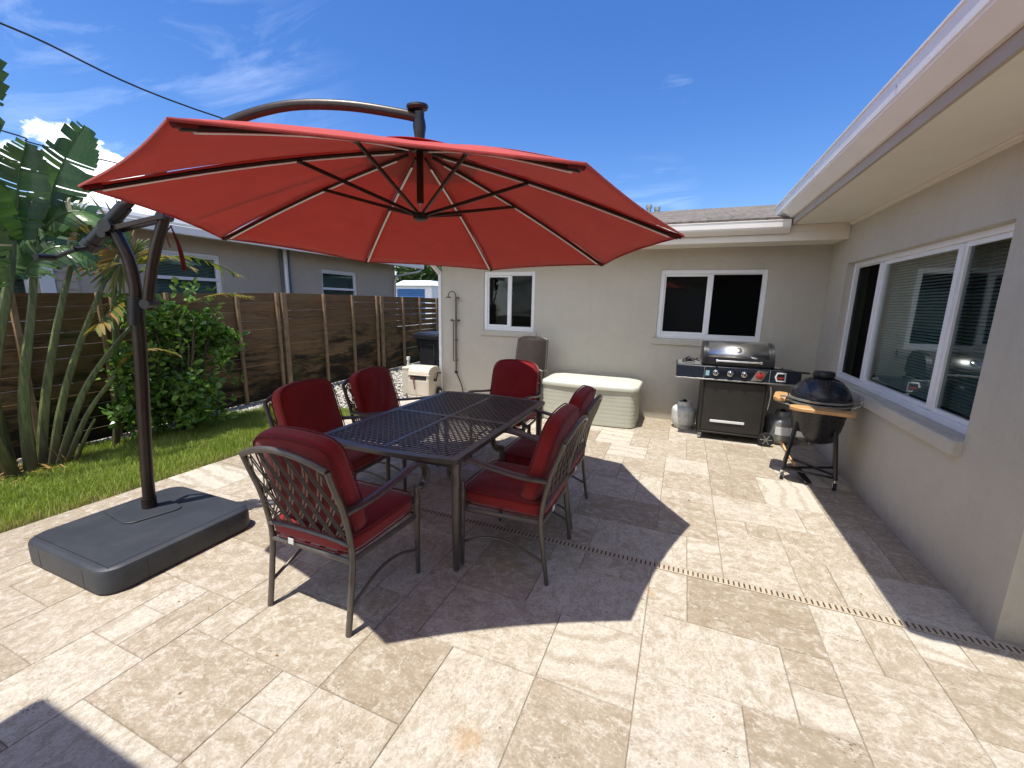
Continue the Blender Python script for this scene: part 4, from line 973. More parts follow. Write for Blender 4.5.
mb.build('cross_bar', M['bronze'], tb, bevel=.0015)
def seg_clip(x, y, dx, dy, X, Ya, Yb):
    t0, t1 = -9, 9
    for p, q in ((-dx, x+X), (dx, X-x), (-dy, y-Ya), (dy, Yb-y)):
        if abs(p) < 1e-9: continue
        r_ = q/p
        if p < 0: t0 = max(t0, r_)
        else: t1 = min(t1, r_)
    return t0, t1
for half in (-1, 1):
    mb = MB(); Ya, Yb = (-iy-.012, -.017) if half < 0 else (.017, iy+.012); pitch = .0350
    for s in (-1, 1):
        dx, dy = .62*s, .785; c = -2.4
        while c < 2.4:
            x0, y0 = c, (Ya+Yb)/2; t0, t1 = seg_clip(x0, y0, dx, dy, ix, Ya, Yb)
            if t1-t0 > .015:
                zz = TZ-.006+(.0012 if s > 0 else -.0012); mb.beam((x0+dx*t0, y0+dy*t0, zz), (x0+dx*t1, y0+dy*t1, zz), .0100, .007)
            c += pitch/.785
    mb.build('lattice_panel', M['bronze'], tb)
for s in (-1, 1): mb = MB(); mb.bb(s*(hx-.075)-.012, s*(hx-.075)+.012, -hy+.03, hy-.03, TZ-.075, TZ-.027); mb.build('apron', M['bronze'], tb, bevel=.003)
for s in (-1, 1): mb = MB(); mb.bb(-hx+.09, hx-.09, s*(hy-.06)-.012, s*(hy-.06)+.012, TZ-.075, TZ-.0285); mb.build('apron', M['bronze'], tb, bevel=.003)
for sx in (-1, 1):
    for sy in (-1, 1):
        mb = MB(); x, y = sx*(hx-.035), sy*(hy-.045); mb.lathe([(.017,0),(.018,.01),(.024,.30),(.026,.52),(.029,.60),(.025,.615),(.030,.63),(.030,.688)], (x, y, 0), 16); mb.build('leg', M['bronze'], tb, smooth=True, ang=50)

# ------------------------------------------------------------------ dining chairs
def cushion(w, d, h, n=5.5, crown=.18, arch=0, sub=12, seed=0):
    """padded box: x width, y depth, z thickness"""
    rd = random.Random(seed); vs = []; fs = []; idx = {}
    def key(p): return tuple(round(q, 5) for q in p)
    def vert(p):
        k_ = key(p)
        if k_ in idx: return idx[k_]
        x, y, z = p; L = (abs(x)**n+abs(y)**n+abs(z)**3.2)**(1/4.6); L = max(abs(x), abs(y), abs(z), L) if L > 0 else 1
        nn = (abs(x)**n+abs(y)**n+abs(z)**n)**(1/n); x, y, z = x/nn, y/nn, z/nn
        z2 = z*(1-.30*max(abs(x), abs(y))**5)*(1+crown*(1-x*x)*(1-y*y))
        yy = y+(arch*(1-x*x)*(1 if y > 0 else 0)*max(0, y))
        wr = .006*math.sin(5*x+seed)*math.sin(4*y+seed*2)+.004*math.sin(11*x+7*y+seed)
        idx[k_] = len(vs); vs.append((x*w/2, yy*d/2, z2*h/2+wr*(1-x*x)*(1-y*y)*1.5)); return idx[k_]
    for ax in range(3):
        for sg in (-1, 1):
            for i in range(sub):
                for j in range(sub):
                    q = []
                    for (a, b) in ((i,j),(i+1,j),(i+1,j+1),(i,j+1)):
                        u = -1+2*a/sub; v_ = -1+2*b/sub; p = [0,0,0]; p[ax] = sg; p[(ax+1)%3] = u; p[(ax+2)%3] = v_; q.append(vert(p))
                    fs.append(tuple(q) if sg > 0 else tuple(q[::-1]))
    return vs, fs
def pipe_path(w, d, n=5.5, arch=0, m=56, k=1.0):
    P = []
    for i in range(m+1):
        a = 2*PI*i/m; x, y = math.cos(a), math.sin(a); nn = (abs(x)**n+abs(y)**n)**(1/n); x, y = x/nn, y/nn
        y2 = y+(arch*(1-x*x)*max(0, y)); P.append((x*w/2*k, y2*d/2*k))
    return P
def bk_y(z):  # back post profile
    pts = [(0,-.285),(.22,-.250),(.42,-.235),(.62,-.272),(.86,-.352),(1.0,-.40)]
    for a, b in zip(pts, pts[1:]):
        if a[0] <= z <= b[0]: return a[1]+(b[1]-a[1])*(z-a[0])/(b[0]-a[0])
    return pts[-1][1]
def arc_z(x): return .858+.062*(1-(x/.262)**2)
def scroll_arms(root, mat, y0=-.268):
    for s in (-1, 1):
        mb = MB(); P = smooth_path([(s*.268,y0,.630),(s*.292,-.12,.640),(s*.303,.06,.668),(s*.305,.20,.690),(s*.305,.285,.672),(s*.305,.325,.615),(s*.304,.312,.560),(s*.300,.275,.540),(s*.292,.248,.552)], 5)
        mb.tube(P, .023, 10, r2=.0085, up=(0,0,1)) if False else None
        # flat strap swept along the arm, its width across x
        vs = []; fs = []; k = len(P)
        for i in range(k):
            t = (P[min(i+1,k-1)]-P[max(i-1,0)]).normalized(); side = Vector((1,0,0)); side = (side-t*side.dot(t)).normalized(); nn = t.cross(side).normalized()
            wd = .024 if i < k-12 else .024-.0006*(i-(k-12))
            for (a, b) in ((-1,-.6),(-.85,-1),(.85,-1),(1,-.6),(1,.6),(.85,1),(-.85,1),(-1,.6)): vs.append(P[i]+side*wd*a+nn*.009*b)
        for i in range(k-1):
            for j in range(8): fs.append((i*8+j, i*8+(j+1)%8, (i+1)*8+(j+1)%8, (i+1)*8+j))
        fs.append(tuple(range(7,-1,-1))); fs.append(tuple((k-1)*8+j for j in range(8)))
        mb._add(vs, fs); mb.build('armrest', mat, root, smooth=True, ang=50)
def make_chair():
    r = empty('dining_chair')
    B = M['bronze']
    for s in (-1, 1):
        mb = MB(); P = smooth_path([(s*.262,-.285,0),(s*.263,-.255,.20),(s*.265,-.236,.40),(s*.266,-.272,.62),(s*.262,-.322,.77),(s*.262,-.350,.858)], 5)
        mb.tube(P, .0165, 10, r2=.013, up=(0,1,0)); mb.build('rear_leg', B, r, smooth=True, ang=60)
        mb = MB(); mb.lathe([(.011,0),(.0125,.01),(.016,.22),(.0175,.36),(.0185,.44),(.023,.455),(.018,.468),(.023,.482),(.018,.492),(.0155,.50),(.0155,.548)], (s*.288, .250, 0), 14); mb.build('front_leg', B, r, smooth=True, ang=60)
        mb = MB(); mb.tube(smooth_path([(s*.284,.240,.155),(s*.270,.10,.205),(s*.262,-.06,.205),(s*.262,-.265,.130)], 5), .009, 8); mb.build('stretcher', B, r, smooth=True)
    scroll_arms(r, B)
    mb = MB()
    mb.tube([(-.285,.250,.372),(.285,.250,.372)], .012, 8, r2=.016, up=(0,0,1)); mb.tube([(-.265,-.236,.36),(-.13,-.245,.372),(.13,-.245,.372),(.265,-.236,.36)], .011, 8, r2=.014, up=(0,0,1))
    for s in (-1, 1): mb.tube([(s*.288,.25,.372),(s*.266,-.238,.372)], .011, 8, r2=.016, up=(0,0,1))
    for x in (-.16, -.05, .05, .16): mb.beam((x,-.24,.372), (x,.25,.372), .03, .005)
    mb.build('seat_frame', B, r, smooth=True, ang=50)
    mb = MB(); P = [(-.262+.524*i/16, bk_y(arc_z(-.262+.524*i/16))-.001, arc_z(-.262+.524*i/16)) for i in range(17)]; mb.tube(P, .016, 10, r2=.014, up=(0,1,0)); mb.build('top_rail', B, r, smooth=True, ang=50); mb = MB()
    P = smooth_path([(-.265,-.243,.452),(-.13,-.246,.468),(.13,-.246,.468),(.265,-.243,.452)], 4); mb.tube(P, .012, 8, r2=.016, up=(0,1,0)); mb.build('back_rail', B, r, smooth=True, ang=50)
    mb = MB()
    for s in (-1, 1):
        for c in [-.51+.086*i for i in range(13)]:
            for o_ in (-.010, .010):
                seg = []
                for q in range(25):
                    z = .462+.52*q/24; u = (z-.462)/.5; x = c+o_+s*(.24*u+.030*math.sin(u*PI*1.0))
                    ok = abs(x) < .258 and z < arc_z(x)-.006
                    if ok: seg.append((x, bk_y(z)+(.003 if s > 0 else -.002)-.002, z))
                    elif len(seg) > 1: mb.tube(seg, .0062, 4, r2=.0032, up=(0,1,0)); seg = []
                    else: seg = []
                if len(seg) > 1: mb.tube(seg, .0062, 4, r2=.0032, up=(0,1,0))
    mb.build('back_lattice', B, r)
    vs, fs = cushion(.540, .545, .105, n=8, crown=.10, seed=1); mb = MB(); mb._add([Vector(p)+Vector((0,.018,.441)) for p in vs], fs); sc = mb.build('seat_cushion', M['cushion'], r, smooth=True, ang=180)
    mb = MB()
    for zz in (.484, .400): mb.tube([(x, y+.018, zz) for x, y in pipe_path(.540, .545, n=8, k=.985)], .0042, 6, caps=False)
    mb.build('piping', M['piping'], sc, smooth=True)
    lean = math.atan2(.125, .43); rot = Matrix.Rotation(PI/2+lean, 3, 'X')
    c = Vector((0, -.283+.078, .698)); vs, fs = cushion(.520, .53, .120, n=6.5, crown=.17, arch=.12, seed=3)
    mb = MB(); mb._add([rot @ Vector((p[0], p[1], p[2]))+c for p in vs], fs); bc = mb.build('back_cushion', M['cushion'], r, smooth=True, ang=180)
    mb = MB()
    for zz in (-.042, .042): mb.tube([rot @ Vector((x, y, zz))+c for x, y in pipe_path(.520, .53, n=6.5, arch=.12, k=.978)], .0042, 6, caps=False)
    mb.build('piping', M['piping'], bc, smooth=True)
    mb = MB(); mb.box((-.10,-.262,.395), (.035,.003,.03)); mb.build('care_tag', M['whitep'], r)
    return r
proto = make_chair()
CH = [(-1.615, 1.615, 0, 'nearest dining chair, its bronze lattice back turned to the camera'),
      (-2.330, 2.270, -88, 'dining chair on the lawn side of the table, the one nearer the umbrella base'),
      (-2.330, 3.010, -86, 'dining chair on the lawn side of the table, the one nearer the hose box'),
      (-1.640, 3.930, 180, 'dining chair at the far head of the table in front of the taupe chair'),
      (-.880, 2.335, 90, 'dining chair seen from the side, the nearer one on the grill side of the table'),
      (-.905, 2.990, 90, 'dining chair on the grill side of the table, half hidden behind its neighbour')]
for i, (x, y, a, lab) in enumerate(CH):
    o = proto if i == 0 else copy_tree(proto)
    o.location = (x, y, 0); o.rotation_euler = (0, 0, R(a)); tag(o, lab, 'chair', 'red cushioned chairs round the dining table')

# taupe sling chair against the wall
sc = empty('sling_chair', (-2.09, 5.62, 0), R(176), 'dark framed patio chair with a taupe mesh back standing by the house wall', 'chair')
for s in (-1, 1):
    mb = MB(); mb.tube(smooth_path([(s*.24,-.27,0),(s*.245,-.22,.40),(s*.245,-.25,.70),(s*.235,-.31,1.06)], 6), .017, 10); mb.build('rear_leg', M['bronze'], sc, smooth=True)
    mb = MB(); mb.tube([(s*.26,.26,0),(s*.265,.25,.55)], .016, 10); mb.build('front_leg', M['bronze'], sc, smooth=True)
scroll_arms(sc, M['bronze'], -.24)
mb = MB(); mb.tube(smooth_path([(-.235,-.31,1.06),(-.12,-.33,1.092),(.12,-.33,1.092),(.235,-.31,1.06)], 5), .016, 10)
for y, z in ((.25,.40),(-.22,.40)): mb.tube([(-.26,y,z),(.26,y,z)], .014, 8)
for s in (-1, 1): mb.tube([(s*.262,.25,.40),(s*.245,-.22,.40)], .014, 8)
mb.build('frame', M['bronze'], sc, smooth=True)
mb = MB(); P = [(-.215-.103*((z-.46)/.615)**1.6, z) for z in [.46+.615*i/16 for i in range(17)]]
mb._add([q for (y, z) in P for q in ((-.235,y,z),(.235,y,z))], [(2*i,2*i+1,2*i+3,2*i+2) for i in range(len(P)-1)])
o = mb.build('sling_back', M['sling'], sc, smooth=True); md = o.modifiers.new('t', 'SOLIDIFY'); md.thickness = .006
vs, fs = cushion(.50, .50, .07, seed=5); mb = MB(); mb._add([Vector(p)+Vector((0,.015,.445)) for p in vs], fs); mb.build('seat_cushion', M['slingseat'], sc, smooth=True, ang=180)

# ------------------------------------------------------------------ storage box
st = empty('storage_box', (-1.118, 5.78, 0), 0, 'long ivory resin deck box with horizontal siding and domed lid against the back wall', 'storage box')
def dboxring(hw, hd, bow, n=9):
    P = rrect(-hw, hw, -hd, hd, .09, 5); return [(x, y-(bow*(1-(x/hw)**2) if y < 0 else 0)) for x, y in P]
def dense(P, step=.08):
    out = []
    for i in range(len(P)):
        a = Vector(P[i]); b = Vector(P[(i+1) % len(P)]); m = max(1, int((b-a).length/step)); out += [a.lerp(b, q/m) for q in range(m)]
    return out
outl = dense(rrect(-.64, .64, -.31, .31, .09, 5))
def bowed(P, sc_, bow=.05): return [(p.x*sc_[0], p.y*sc_[1]-(bow*max(0, 1-(p.x/.64)**2) if p.y < 0 else 0)) for p in P]
mb = MB(); zs = []; z = .0; vs = []; k = len(outl)
prof = []
for i in range(9):
    z0_ = .012+i*.054; prof += [(1.0, z0_), (1.004, z0_+.030), (1.001, z0_+.048), (.992, z0_+.050), (.992, z0_+.053)]
for f, z in prof: vs += [(x, y, z) for x, y in bowed(outl, (f, f))]
m_ = len(prof); fs = [(i*k+j, i*k+(j+1)%k, (i+1)*k+(j+1)%k, (i+1)*k+j) for i in range(m_-1) for j in range(k)]+[tuple(range(k-1,-1,-1)), tuple((m_-1)*k+j for j in range(k))]
mb._add(vs, fs); body = mb.build('body', M['ivory'], st, smooth=True, ang=25)
mb = MB(); vs = []
prof = [(1.0,.492),(1.03,.492),(1.035,.502),(1.035,.528),(1.02,.548),(.97,.562),(.80,.580),(.5,.592),(.15,.596)]
for f, z in prof: vs += [(x, y, z) for x, y in bowed(outl, (f, f), .06*f)]
m_ = len(prof); fs = [(i*k+j, i*k+(j+1)%k, (i+1)*k+(j+1)%k, (i+1)*k+j) for i in range(m_-1) for j in range(k)]+[tuple(range(k-1,-1,-1)), tuple((m_-1)*k+j for j in range(k))]
mb._add(vs, fs); mb.build('lid', M['ivorylid'], st, smooth=True, ang=40)
mb = MB(); mb.box((0,-.378,.475), (.05,.016,.045)); mb.tube([(0,-.384,.47),(0,-.392,.47)], .012, 10); mb.build('latch', M['ivory'], st, bevel=.004)

# ------------------------------------------------------------------ propane tanks
def propane(loc, lab, mat, s=1.0, lab2=False):
    t = empty('propane_tank', loc, 0, lab, 'gas tank', None); r = .152*s
    mb = MB(); P = [(.001,.02)]
    for i in range(9): a = -PI/2+PI/2*i/8; P.append((r*math.cos(a)**.6 if i else .03, .085+.065*math.sin(a)))
    for i in range(9): a = PI/2*i/8; P.append((r*max(0,math.cos(a))**.7+.001, .235*s+.07*math.sin(a)))
    mb.lathe(P, (0,0,0), 28); mb.build('body', mat, t, smooth=True)
    mb = MB(); mb.lathe([(.115,.0),(.115,.04),(.11,.045),(.106,.04),(.106,.0)], (0,0,0), 24); mb.build('foot_ring', mat, t, smooth=True)
    mb = MB(); H = .235*s+.055
    for a0 in (20, 200):
        vs = []; nseg_ = 14
        for i in range(nseg_+1):
            a = R(a0+140*i/nseg_); top = H+.095-(.03 if i in (0, nseg_) else 0)
            for (rr, zz) in ((.083,H-.02),(.078,top-.03),(.086,top-.03),(.091,H-.02)): vs.append((rr*math.cos(a), rr*math.sin(a), zz))
        fs = []
        for i in range(nseg_):
            for j in range(4): fs.append((i*4+j, i*4+(j+1)%4, (i+1)*4+(j+1)%4, (i+1)*4+j))
        fs += [(0,1,2,3), tuple(nseg_*4+j for j in (3,2,1,0))]; mb._add(vs, fs)
    mb.build('collar', mat, t, smooth=True, ang=40)
    mb = MB(); mb.tube([(0,0,H),(0,0,H+.06)], .016, 10); mb.tube([(0,-.045,H+.045),(0,0,H+.045)], .016, 10); mb.build('valve', M['alu'], t, smooth=True)
    mb = MB(); mb.lathe([(.024,.06),(.028,.068),(.028,.082),(.022,.088)], (0,0,H), 12); mb.build('valve_knob', M['blackp'], t, smooth=True)
    if lab2:
        mb = MB()
        for i in range(5):
            a, b = R(-118+14*i), R(-118+14*(i+1)); q = r+.0025; mb.quad((q*math.cos(a),q*math.sin(a),.13),(q*math.cos(b),q*math.sin(b),.13),(q*math.cos(b),q*math.sin(b),.23),(q*math.cos(a),q*math.sin(a),.23))
        mb.build('sticker', M['whitep'], t)
    return t
propane((.105, 5.90, 0), 'pale grey weathered propane tank left of the gas grill', M['tank'])
t2 = propane((1.19, 5.72, 0), 'dull dark grey propane tank between the gas grill and the round black grill', M['tankd'], 1.15, True)

# ------------------------------------------------------------------ gas grill
gr = empty('gas_grill', (.62, 5.46, 0), R(1.5), 'black gas grill with steel hood, three knobs and side shelves beneath the back window', 'grill')
mb = MB(); mb.bb(-.33, .33, .02, .46, .105, .725); mb.bb(-.345, -.33, .0, .48, .07, .735); mb.bb(.33, .345, .0, .48, .07, .735); mb.bb(-.345, .345, .0, .48, .085, .105); mb.build('cart', M['doorgrey'], gr, bevel=.003)
mb = MB(); mb.bb(-.318, .318, .003, .0195, .115, .715); dr_ = mb.build('door', M['doorgrey'], gr, bevel=.004)
mb = MB(); mb.bb(-.225, .145, -.008, .0025, .225, .255); mb.build('door_trim', M['whitep'], dr_, bevel=.003)
mb = MB(); mb._add([(-.655,-.02,.745),(.645,-.02,.745),(.645,-.012,.90),(-.655,-.012,.90),(-.655,.03,.745),(.645,.03,.745),(.645,.03,.90),(-.655,.03,.90)], [(0,1,2,3),(4,7,6,5),(0,4,5,1),(3,2,6,7),(0,3,7,4),(1,5,6,2)]); mb.build('control_panel', M['navy'], gr, bevel=.005)
mb = MB(); mb.bb(-.657, .647, -.024, -.0205, .738, .752); mb.bb(-.345, -.340, -.0215, -.0125, .753, .895); mb.bb(.335, .340, -.0215, -.0125, .753, .895); mb.build('panel_trim', M['alu'], gr, bevel=.001)
mb = MB(); mb.bb(-.655, -.362, .031, .45, .875, .905); mb.bb(-.655, -.362, .031, .45, .80, .815); mb.bb(-.655, -.640, .031, .45, .80, .905); ls_ = mb.build('side_shelf', M['grill'], gr, bevel=.004)
mb = MB(); mb.bb(-.640, -.375, .05, .43, .9055, .909); mb.build('shelf_plate', M['alu'], ls_)
mb = MB(); mb.bb(.365, .645, .031, .45, .835, .868); mb.build('side_shelf', M['grill'], gr, bevel=.006)
mb = MB(); mb.bb(-.35, .35, .031, .47, .735, .925); mb.build('firebox', M['grill'], gr, bevel=.006)
hp = [(.000,.926),(-.005,.99),(.018,1.06),(.07,1.125),(.15,1.165),(.25,1.178),(.36,1.16),(.45,1.09),(.47,.926)]
mb = MB(); mb.prism(hp, -.335, .335, lambda u, v, w: (w, u, v)); hd = mb.build('hood', M['grill'], gr, smooth=True, ang=40)
hq = [(.004,1.012),(.013,1.045),(.018,1.06),(.07,1.125),(.15,1.165),(.25,1.178),(.36,1.16),(.44,1.10)]
vs = []
for (y, z) in hq:
    for x in (-.315, .315):
        nx_ = Vector((0, y-.25, (z-.95)*1.2)).normalized()*.004; vs.append((x, y+nx_.y, z+nx_.z))
mb = MB(); mb._add(vs, [(2*i, 2*i+1, 2*i+3, 2*i+2) for i in range(len(hq)-1)]); o = mb.build('steel_skin', M['hood'], hd, smooth=True, ang=60); md = o.modifiers.new('t', 'SOLIDIFY'); md.thickness = .002
for s in (-1, 1):
    mb = MB(); mb.prism([(y*1.02-.008+(.0), z+.006) for y, z in hp], s*.336, s*.372, lambda u, v, w: (w, u, v)); mb.build('hood_end_cap', M['grill'], hd, smooth=True, ang=40, bevel=.004)
mb = MB(); mb.tube([(-.23,-.055,.975),(.235,-.055,.975)], .011, 12)
for x in (-.225, .23): mb.tube([(x,-.055,.975),(x,.0,.975)], .012, 10); mb.tube([(x-.008,-.056,.975),(x+.008,-.056,.975)], .019, 12)
mb.build('hood_handle', M['chrome'], hd, smooth=True)
mb = MB(); q = Matrix.Rotation(R(48), 3, 'X'); mb.lathe([(.034,0),(.036,.006),(.03,.010),(.001,.010)], (0,.044,1.098), 18, q); mb.build('thermometer', M['chrome'], hd, smooth=True)
for x in (-.217, -.065, .082):
    mb = MB(); mb.lathe([(.033,0),(.034,.006),(.028,.010),(.024,.030),(.020,.034),(.001,.034)], (x,-.0165,.828), 20, Matrix.Rotation(PI/2, 3, 'X')); kb = mb.build('knob', M['chrome'], gr, smooth=True)
    mb = MB(); mb.box((x,-.052,.828), (.008,.005,.030)); mb.tube([(x,-.0515,.828),(x,-.0535,.828)], .011, 10); mb.build('knob_pointer', M['blackp'], kb)
mb = MB(); mb.prism([(.150,.765),(.262,.765),(.325,.888),(.213,.888)], -.0195, -.0225, lambda u, v, w: (u, w, v)); bd = mb.build('badge', M['chrome'], gr)
mb = MB(); mb.lathe([(.042,0),(.040,.012),(.020,.020),(.001,.020)], (.237,-.0225,.826), 24, Matrix.Rotation(PI/2, 3, 'X')); mb.build('knob', M['red'], bd, smooth=True)
mb = MB(); mb.prism([(.385,.826),(.405,.775),(.495,.775),(.495,.878),(.405,.878)], -.0195, -.0215, lambda u, v, w: (u, w, v)); bd = mb.build('sticker', M['whitep'], gr)
mb = MB(); mb.prism([(.403,.826),(.415,.790),(.482,.790),(.482,.862),(.415,.862)], -.0216, -.0226, lambda u, v, w: (u, w, v)); mb.build('sticker_field', M['grill'], bd)
mb = MB(); mb.bb(.415, .475, -.0236, -.0228, .805, .826); mb.build('sticker_band', M['red'], bd)
mb = MB(); mb.bb(-.328, -.288, -.0205, -.0185, .790, .85); mb.build('sticker', M['cyan'], gr)
for (x, y) in ((.355,.035),(.355,.42)):
    s = .02; mb = MB(); q = Matrix.Rotation(PI/2, 3, 'Y')
    mb.lathe([(.060,-.016),(.078,-.018),(.082,-.008),(.082,.008),(.078,.018),(.060,.016)], (x+.02,y,.083), 28, q) if False else mb.lathe([(.062,-.02),(.080,-.018),(.083,0),(.080,.018),(.062,.02)], (x+.03,y-.045,.083), 28, Matrix.Rotation(PI/2, 3, 'X'))
    wh = mb.build('wheel', M['rubber'], gr, smooth=True, ang=40)
    mb = MB(); mb.tube([(x+.03,y-.066,.083),(x+.03,y-.03,.083)], .020, 12)
    for k in range(6): a = k*PI/3; mb.beam((x+.03,y-.062,.083), (x+.03+.062*math.cos(a),y-.062,.083+.062*math.sin(a)), .01, .012, (0,1,0))
    mb.build('wheel_hub', M['tankd'], wh, bevel=.001)
for (x, y) in ((-.325,.02),(-.325,.44)):
    mb = MB(); mb.tube([(x,y,.03),(x,y,.085)], .010, 8); mb.bb(x-.022, x+.022, y-.022, y+.022, .055, .075); mb.tube([(x-.014,y,.025),(x+.014,y,.025)], .025, 14); mb.build('caster', M['tankd'], gr, smooth=True, ang=40)
mb = MB(); mb.tube(smooth_path([(.365,-.01,.71),(.372,-.02,.60),(.36,-.02,.44)], 4), .006, 6); mb.build('hook_rod', M['alu'], gr, smooth=True)
# things lying on the grill shelves
tg = MB(); p0 = (-.14+.12, 5.62, .912)
tg.tube([(.02,5.56,.925),(.14,5.66,.930),(.20,5.72,.955)], .008, 6); tg.tube([(.06,5.54,.930),(.12,5.62,.965),(.22,5.66,.930)], .007, 6); tg.tube([(.03,5.66,.93),(.10,5.60,.985),(.16,5.57,.93)], .010, 6); tg.box((.10,5.62,.94), (.07,.05,.03), Matrix.Rotation(.5, 3, 'Z'))
tag(tg.build('tongs', M['blackp'], smooth=True, ang=40), 'tangle of dark tongs lying on the left shelf of the gas grill', 'utensils')
sp = empty('spatula', (1.02, 5.60, .880), R(-12), 'long black handled spatula with a bright tip resting on the right grill shelf', 'utensils')
mb = MB(); mb.beam((-.05,0,.012), (.34,-.02,.004), .035, .02); mb.box((.02,0,.022), (.13,.05,.03)); mb.build('handle', M['blackp'], sp, bevel=.005)
mb = MB(); mb.tube([(.33,-.02,.006),(.40,-.03,.002)], .008, 8); mb.box((.355,-.02,.008), (.03,.035,.022)); mb.build('tip', M['chrome'], sp, bevel=.003)

# ------------------------------------------------------------------ round ceramic grill on a stand
kg = empty('ceramic_grill', (1.225, 4.56, 0), R(-14), 'round black ceramic charcoal grill with bamboo shelves on a wheeled stand near the right wall', 'grill')
mb = MB(); mb.lathe([(.001,.372),(.11,.376),(.155,.40),(.190,.50),(.212,.62),(.230,.70),(.235,.742),(.228,.752)], (0,0,0), 40); mb.build('bowl', M['kama'], kg, smooth=True, ang=60)
mb = MB(); mb.lathe([(.228,.762),(.236,.770),(.236,.80),(.222,.85),(.190,.90),(.145,.945),(.095,.972),(.070,.978),(.001,.98)], (0,0,0), 40); ld = mb.build('lid', M['kama'], kg, smooth=True, ang=60)
mb = MB(); mb.lathe([(.070,.977),(.082,.985),(.085,1.0),(.083,1.022),(.074,1.032),(.001,1.034)], (0,0,0), 28); mb.build('vent_cap', M['blackp'], ld, smooth=True, ang=50)
mb = MB(); mb.lathe([(.2365,.735),(.243,.737),(.243,.752),(.2365,.754)], (0,0,0), 40); mb.lathe([(.2375,.768),(.245,.770),(.245,.787),(.2375,.789)], (0,0,0), 40)
mb.tube([(.235,.06,.73),(.29,.07,.76),(.295,.07,.83),(.25,.06,.80)], .009, 8); mb.tube([(.235,-.06,.73),(.29,-.05,.76),(.295,-.05,.83),(.25,-.05,.80)], .009, 8); mb.tube([(.293,-.06,.80),(.293,.08,.80)], .013, 10); mb.build('band_and_hinge', M['tankd'], kg, smooth=True, ang=50)
def shelf(poly, z, name='shelf'):
    mb = MB(); mb.prism(poly, z, z+.030, lambda u, v, w: (u, v, w)); return mb.build(name, M['wood'], kg, bevel=.005)
shelf([(-.215,-.275),(-.215,-.34),(-.18,-.385),(-.12,-.395),(.22,-.375),(.25,-.345),(.25,-.26),(.20,-.235),(-.17,-.235)], .712)
shelf([(-.26,-.17),(-.325,-.16),(-.36,-.11),(-.365,.16),(-.34,.20),(-.27,.20),(-.255,.16)], .740)
mb = MB()
for x in (-.15, .16): mb.tube([(x,-.20,.69),(x,-.34,.712)], .007, 8)
for y in (-.10, .12): mb.tube([(-.21,y,.70),(-.35,y,.735)], .007, 8)
mb.tube(smooth_path([(-.205,-.14,.77),(-.25,-.20,.80),(-.30,-.16,.79)], 4), .008, 8); mb.build('shelf_bracket', M['tankd'], kg, smooth=True)
legs = [(-.20,-.16),(.20,-.16),(.20,.16),(-.20,.16)]
for (x, y) in legs:
    mb = MB(); mb.beam((x*.72, y*.80, .56), (x, y, .085), .026, .026); mb.beam((x*.72, y*.80, .56), (x*.60, y*.62, .53), .022, .02); lg = mb.build('leg', M['grill'], kg, bevel=.003)
    mb = MB(); mb.tube([(x,y,.05),(x,y,.09)], .009, 8); mb.beam((x-.012,y,.055), (x+.012,y-.02,.03), .012, .03); mb.build('caster_fork', M['chrome'], lg)
    mb = MB(); mb.tube([(x-.013,y-.018,.031),(x+.013,y-.018,.031)], .031, 16); mb.build('caster', M['rubber'], lg, smooth=True, ang=40)
    mb = MB(); mb.tube([(x-.015,y-.018,.031),(x+.015,y-.018,.031)], .016, 10); mb.build('caster_cap', M['whitep'], lg)
mb = MB(); mb.beam((-.205,-.155,.105), (.205,.175,.105), .022, .018); mb.beam((.205,-.155,.124), (-.205,.175,.124), .022, .018); mb.beam((-.205,-.157,.105), (-.205,.177,.105), .02, .018); mb.beam((-.205,-.158,.104),(.205,-.158,.104), .02,.018)
mb.build('brace', M['grill'], kg, bevel=.002); mb = MB(); mb.lathe([(.165,.535),(.178,.535),(.178,.555),(.165,.555)], (0,0,0), 32); mb.build('stand_ring', M['grill'], kg, bevel=.002)
mb = MB(); mb.tube([(-.03,-.02,.38),(-.03,-.02,.345)], .008, 6); mb.box((-.10,-.145,.45), (.08,.01,.05)); mb.build('draft_door', M['tankd'], kg)
at_ = empty('ash_tool', (1.10, 4.46, 0), 0, 'short wooden handled ash rake with a dark flat head leaning on the round grill stand', 'tool')
mb = MB(); mb.tube([(-.10,.28,.285),(.03,.03,.075)], .013, 10); mb.build('handle', M['wood'], at_, smooth=True)
mb = MB(); mb.beam((.02,.05,.10), (.09,-.09,.020), .065, .012); mb.build('head', M['blackp'], at_, bevel=.003)

# ------------------------------------------------------------------ hose box, bin, pipe near the left end of the wall
hb = empty('hose_reel_box', (-3.985, 5.92, 0), R(4), 'beige plastic hose reel cabinet with a dark slot and side crank by the house corner', 'hose reel')
pr_ = [(-.21,0),(-.21,.40),(-.19,.455),(-.13,.495),(-.02,.512),(.10,.500),(.18,.45),(.21,.37),(.21,0)]
hp_ = [(y, z+.02) for y, z in pr_]
mb = MB(); mb.prism([(y, z) for y, z in hp_], -.195, .195, lambda u, v, w: (w, u, v)); mb.build('cabinet', M['beige'], hb, smooth=True, ang=30, bevel=.01)
mb = MB(); mb.bb(-.205, .205, -.222, .215, .385, .40); mb.build('trim_band', M['beige'], hb, bevel=.003); mb = MB(); mb.bb(-.20, .20, -.218, .212, .0, .035); mb.build('plinth', M['beige'], hb, bevel=.003)
mb = MB(); mb.bb(-.150, .150, -.2135, -.2095, .315, .385); mb.build('hose_slot', M['dark'], hb, bevel=.002)
mb = MB(); mb.bb(-.165,.165,-.216,-.2105,.06,.295); mb.build('front_panel', M['beige'], hb, bevel=.006)
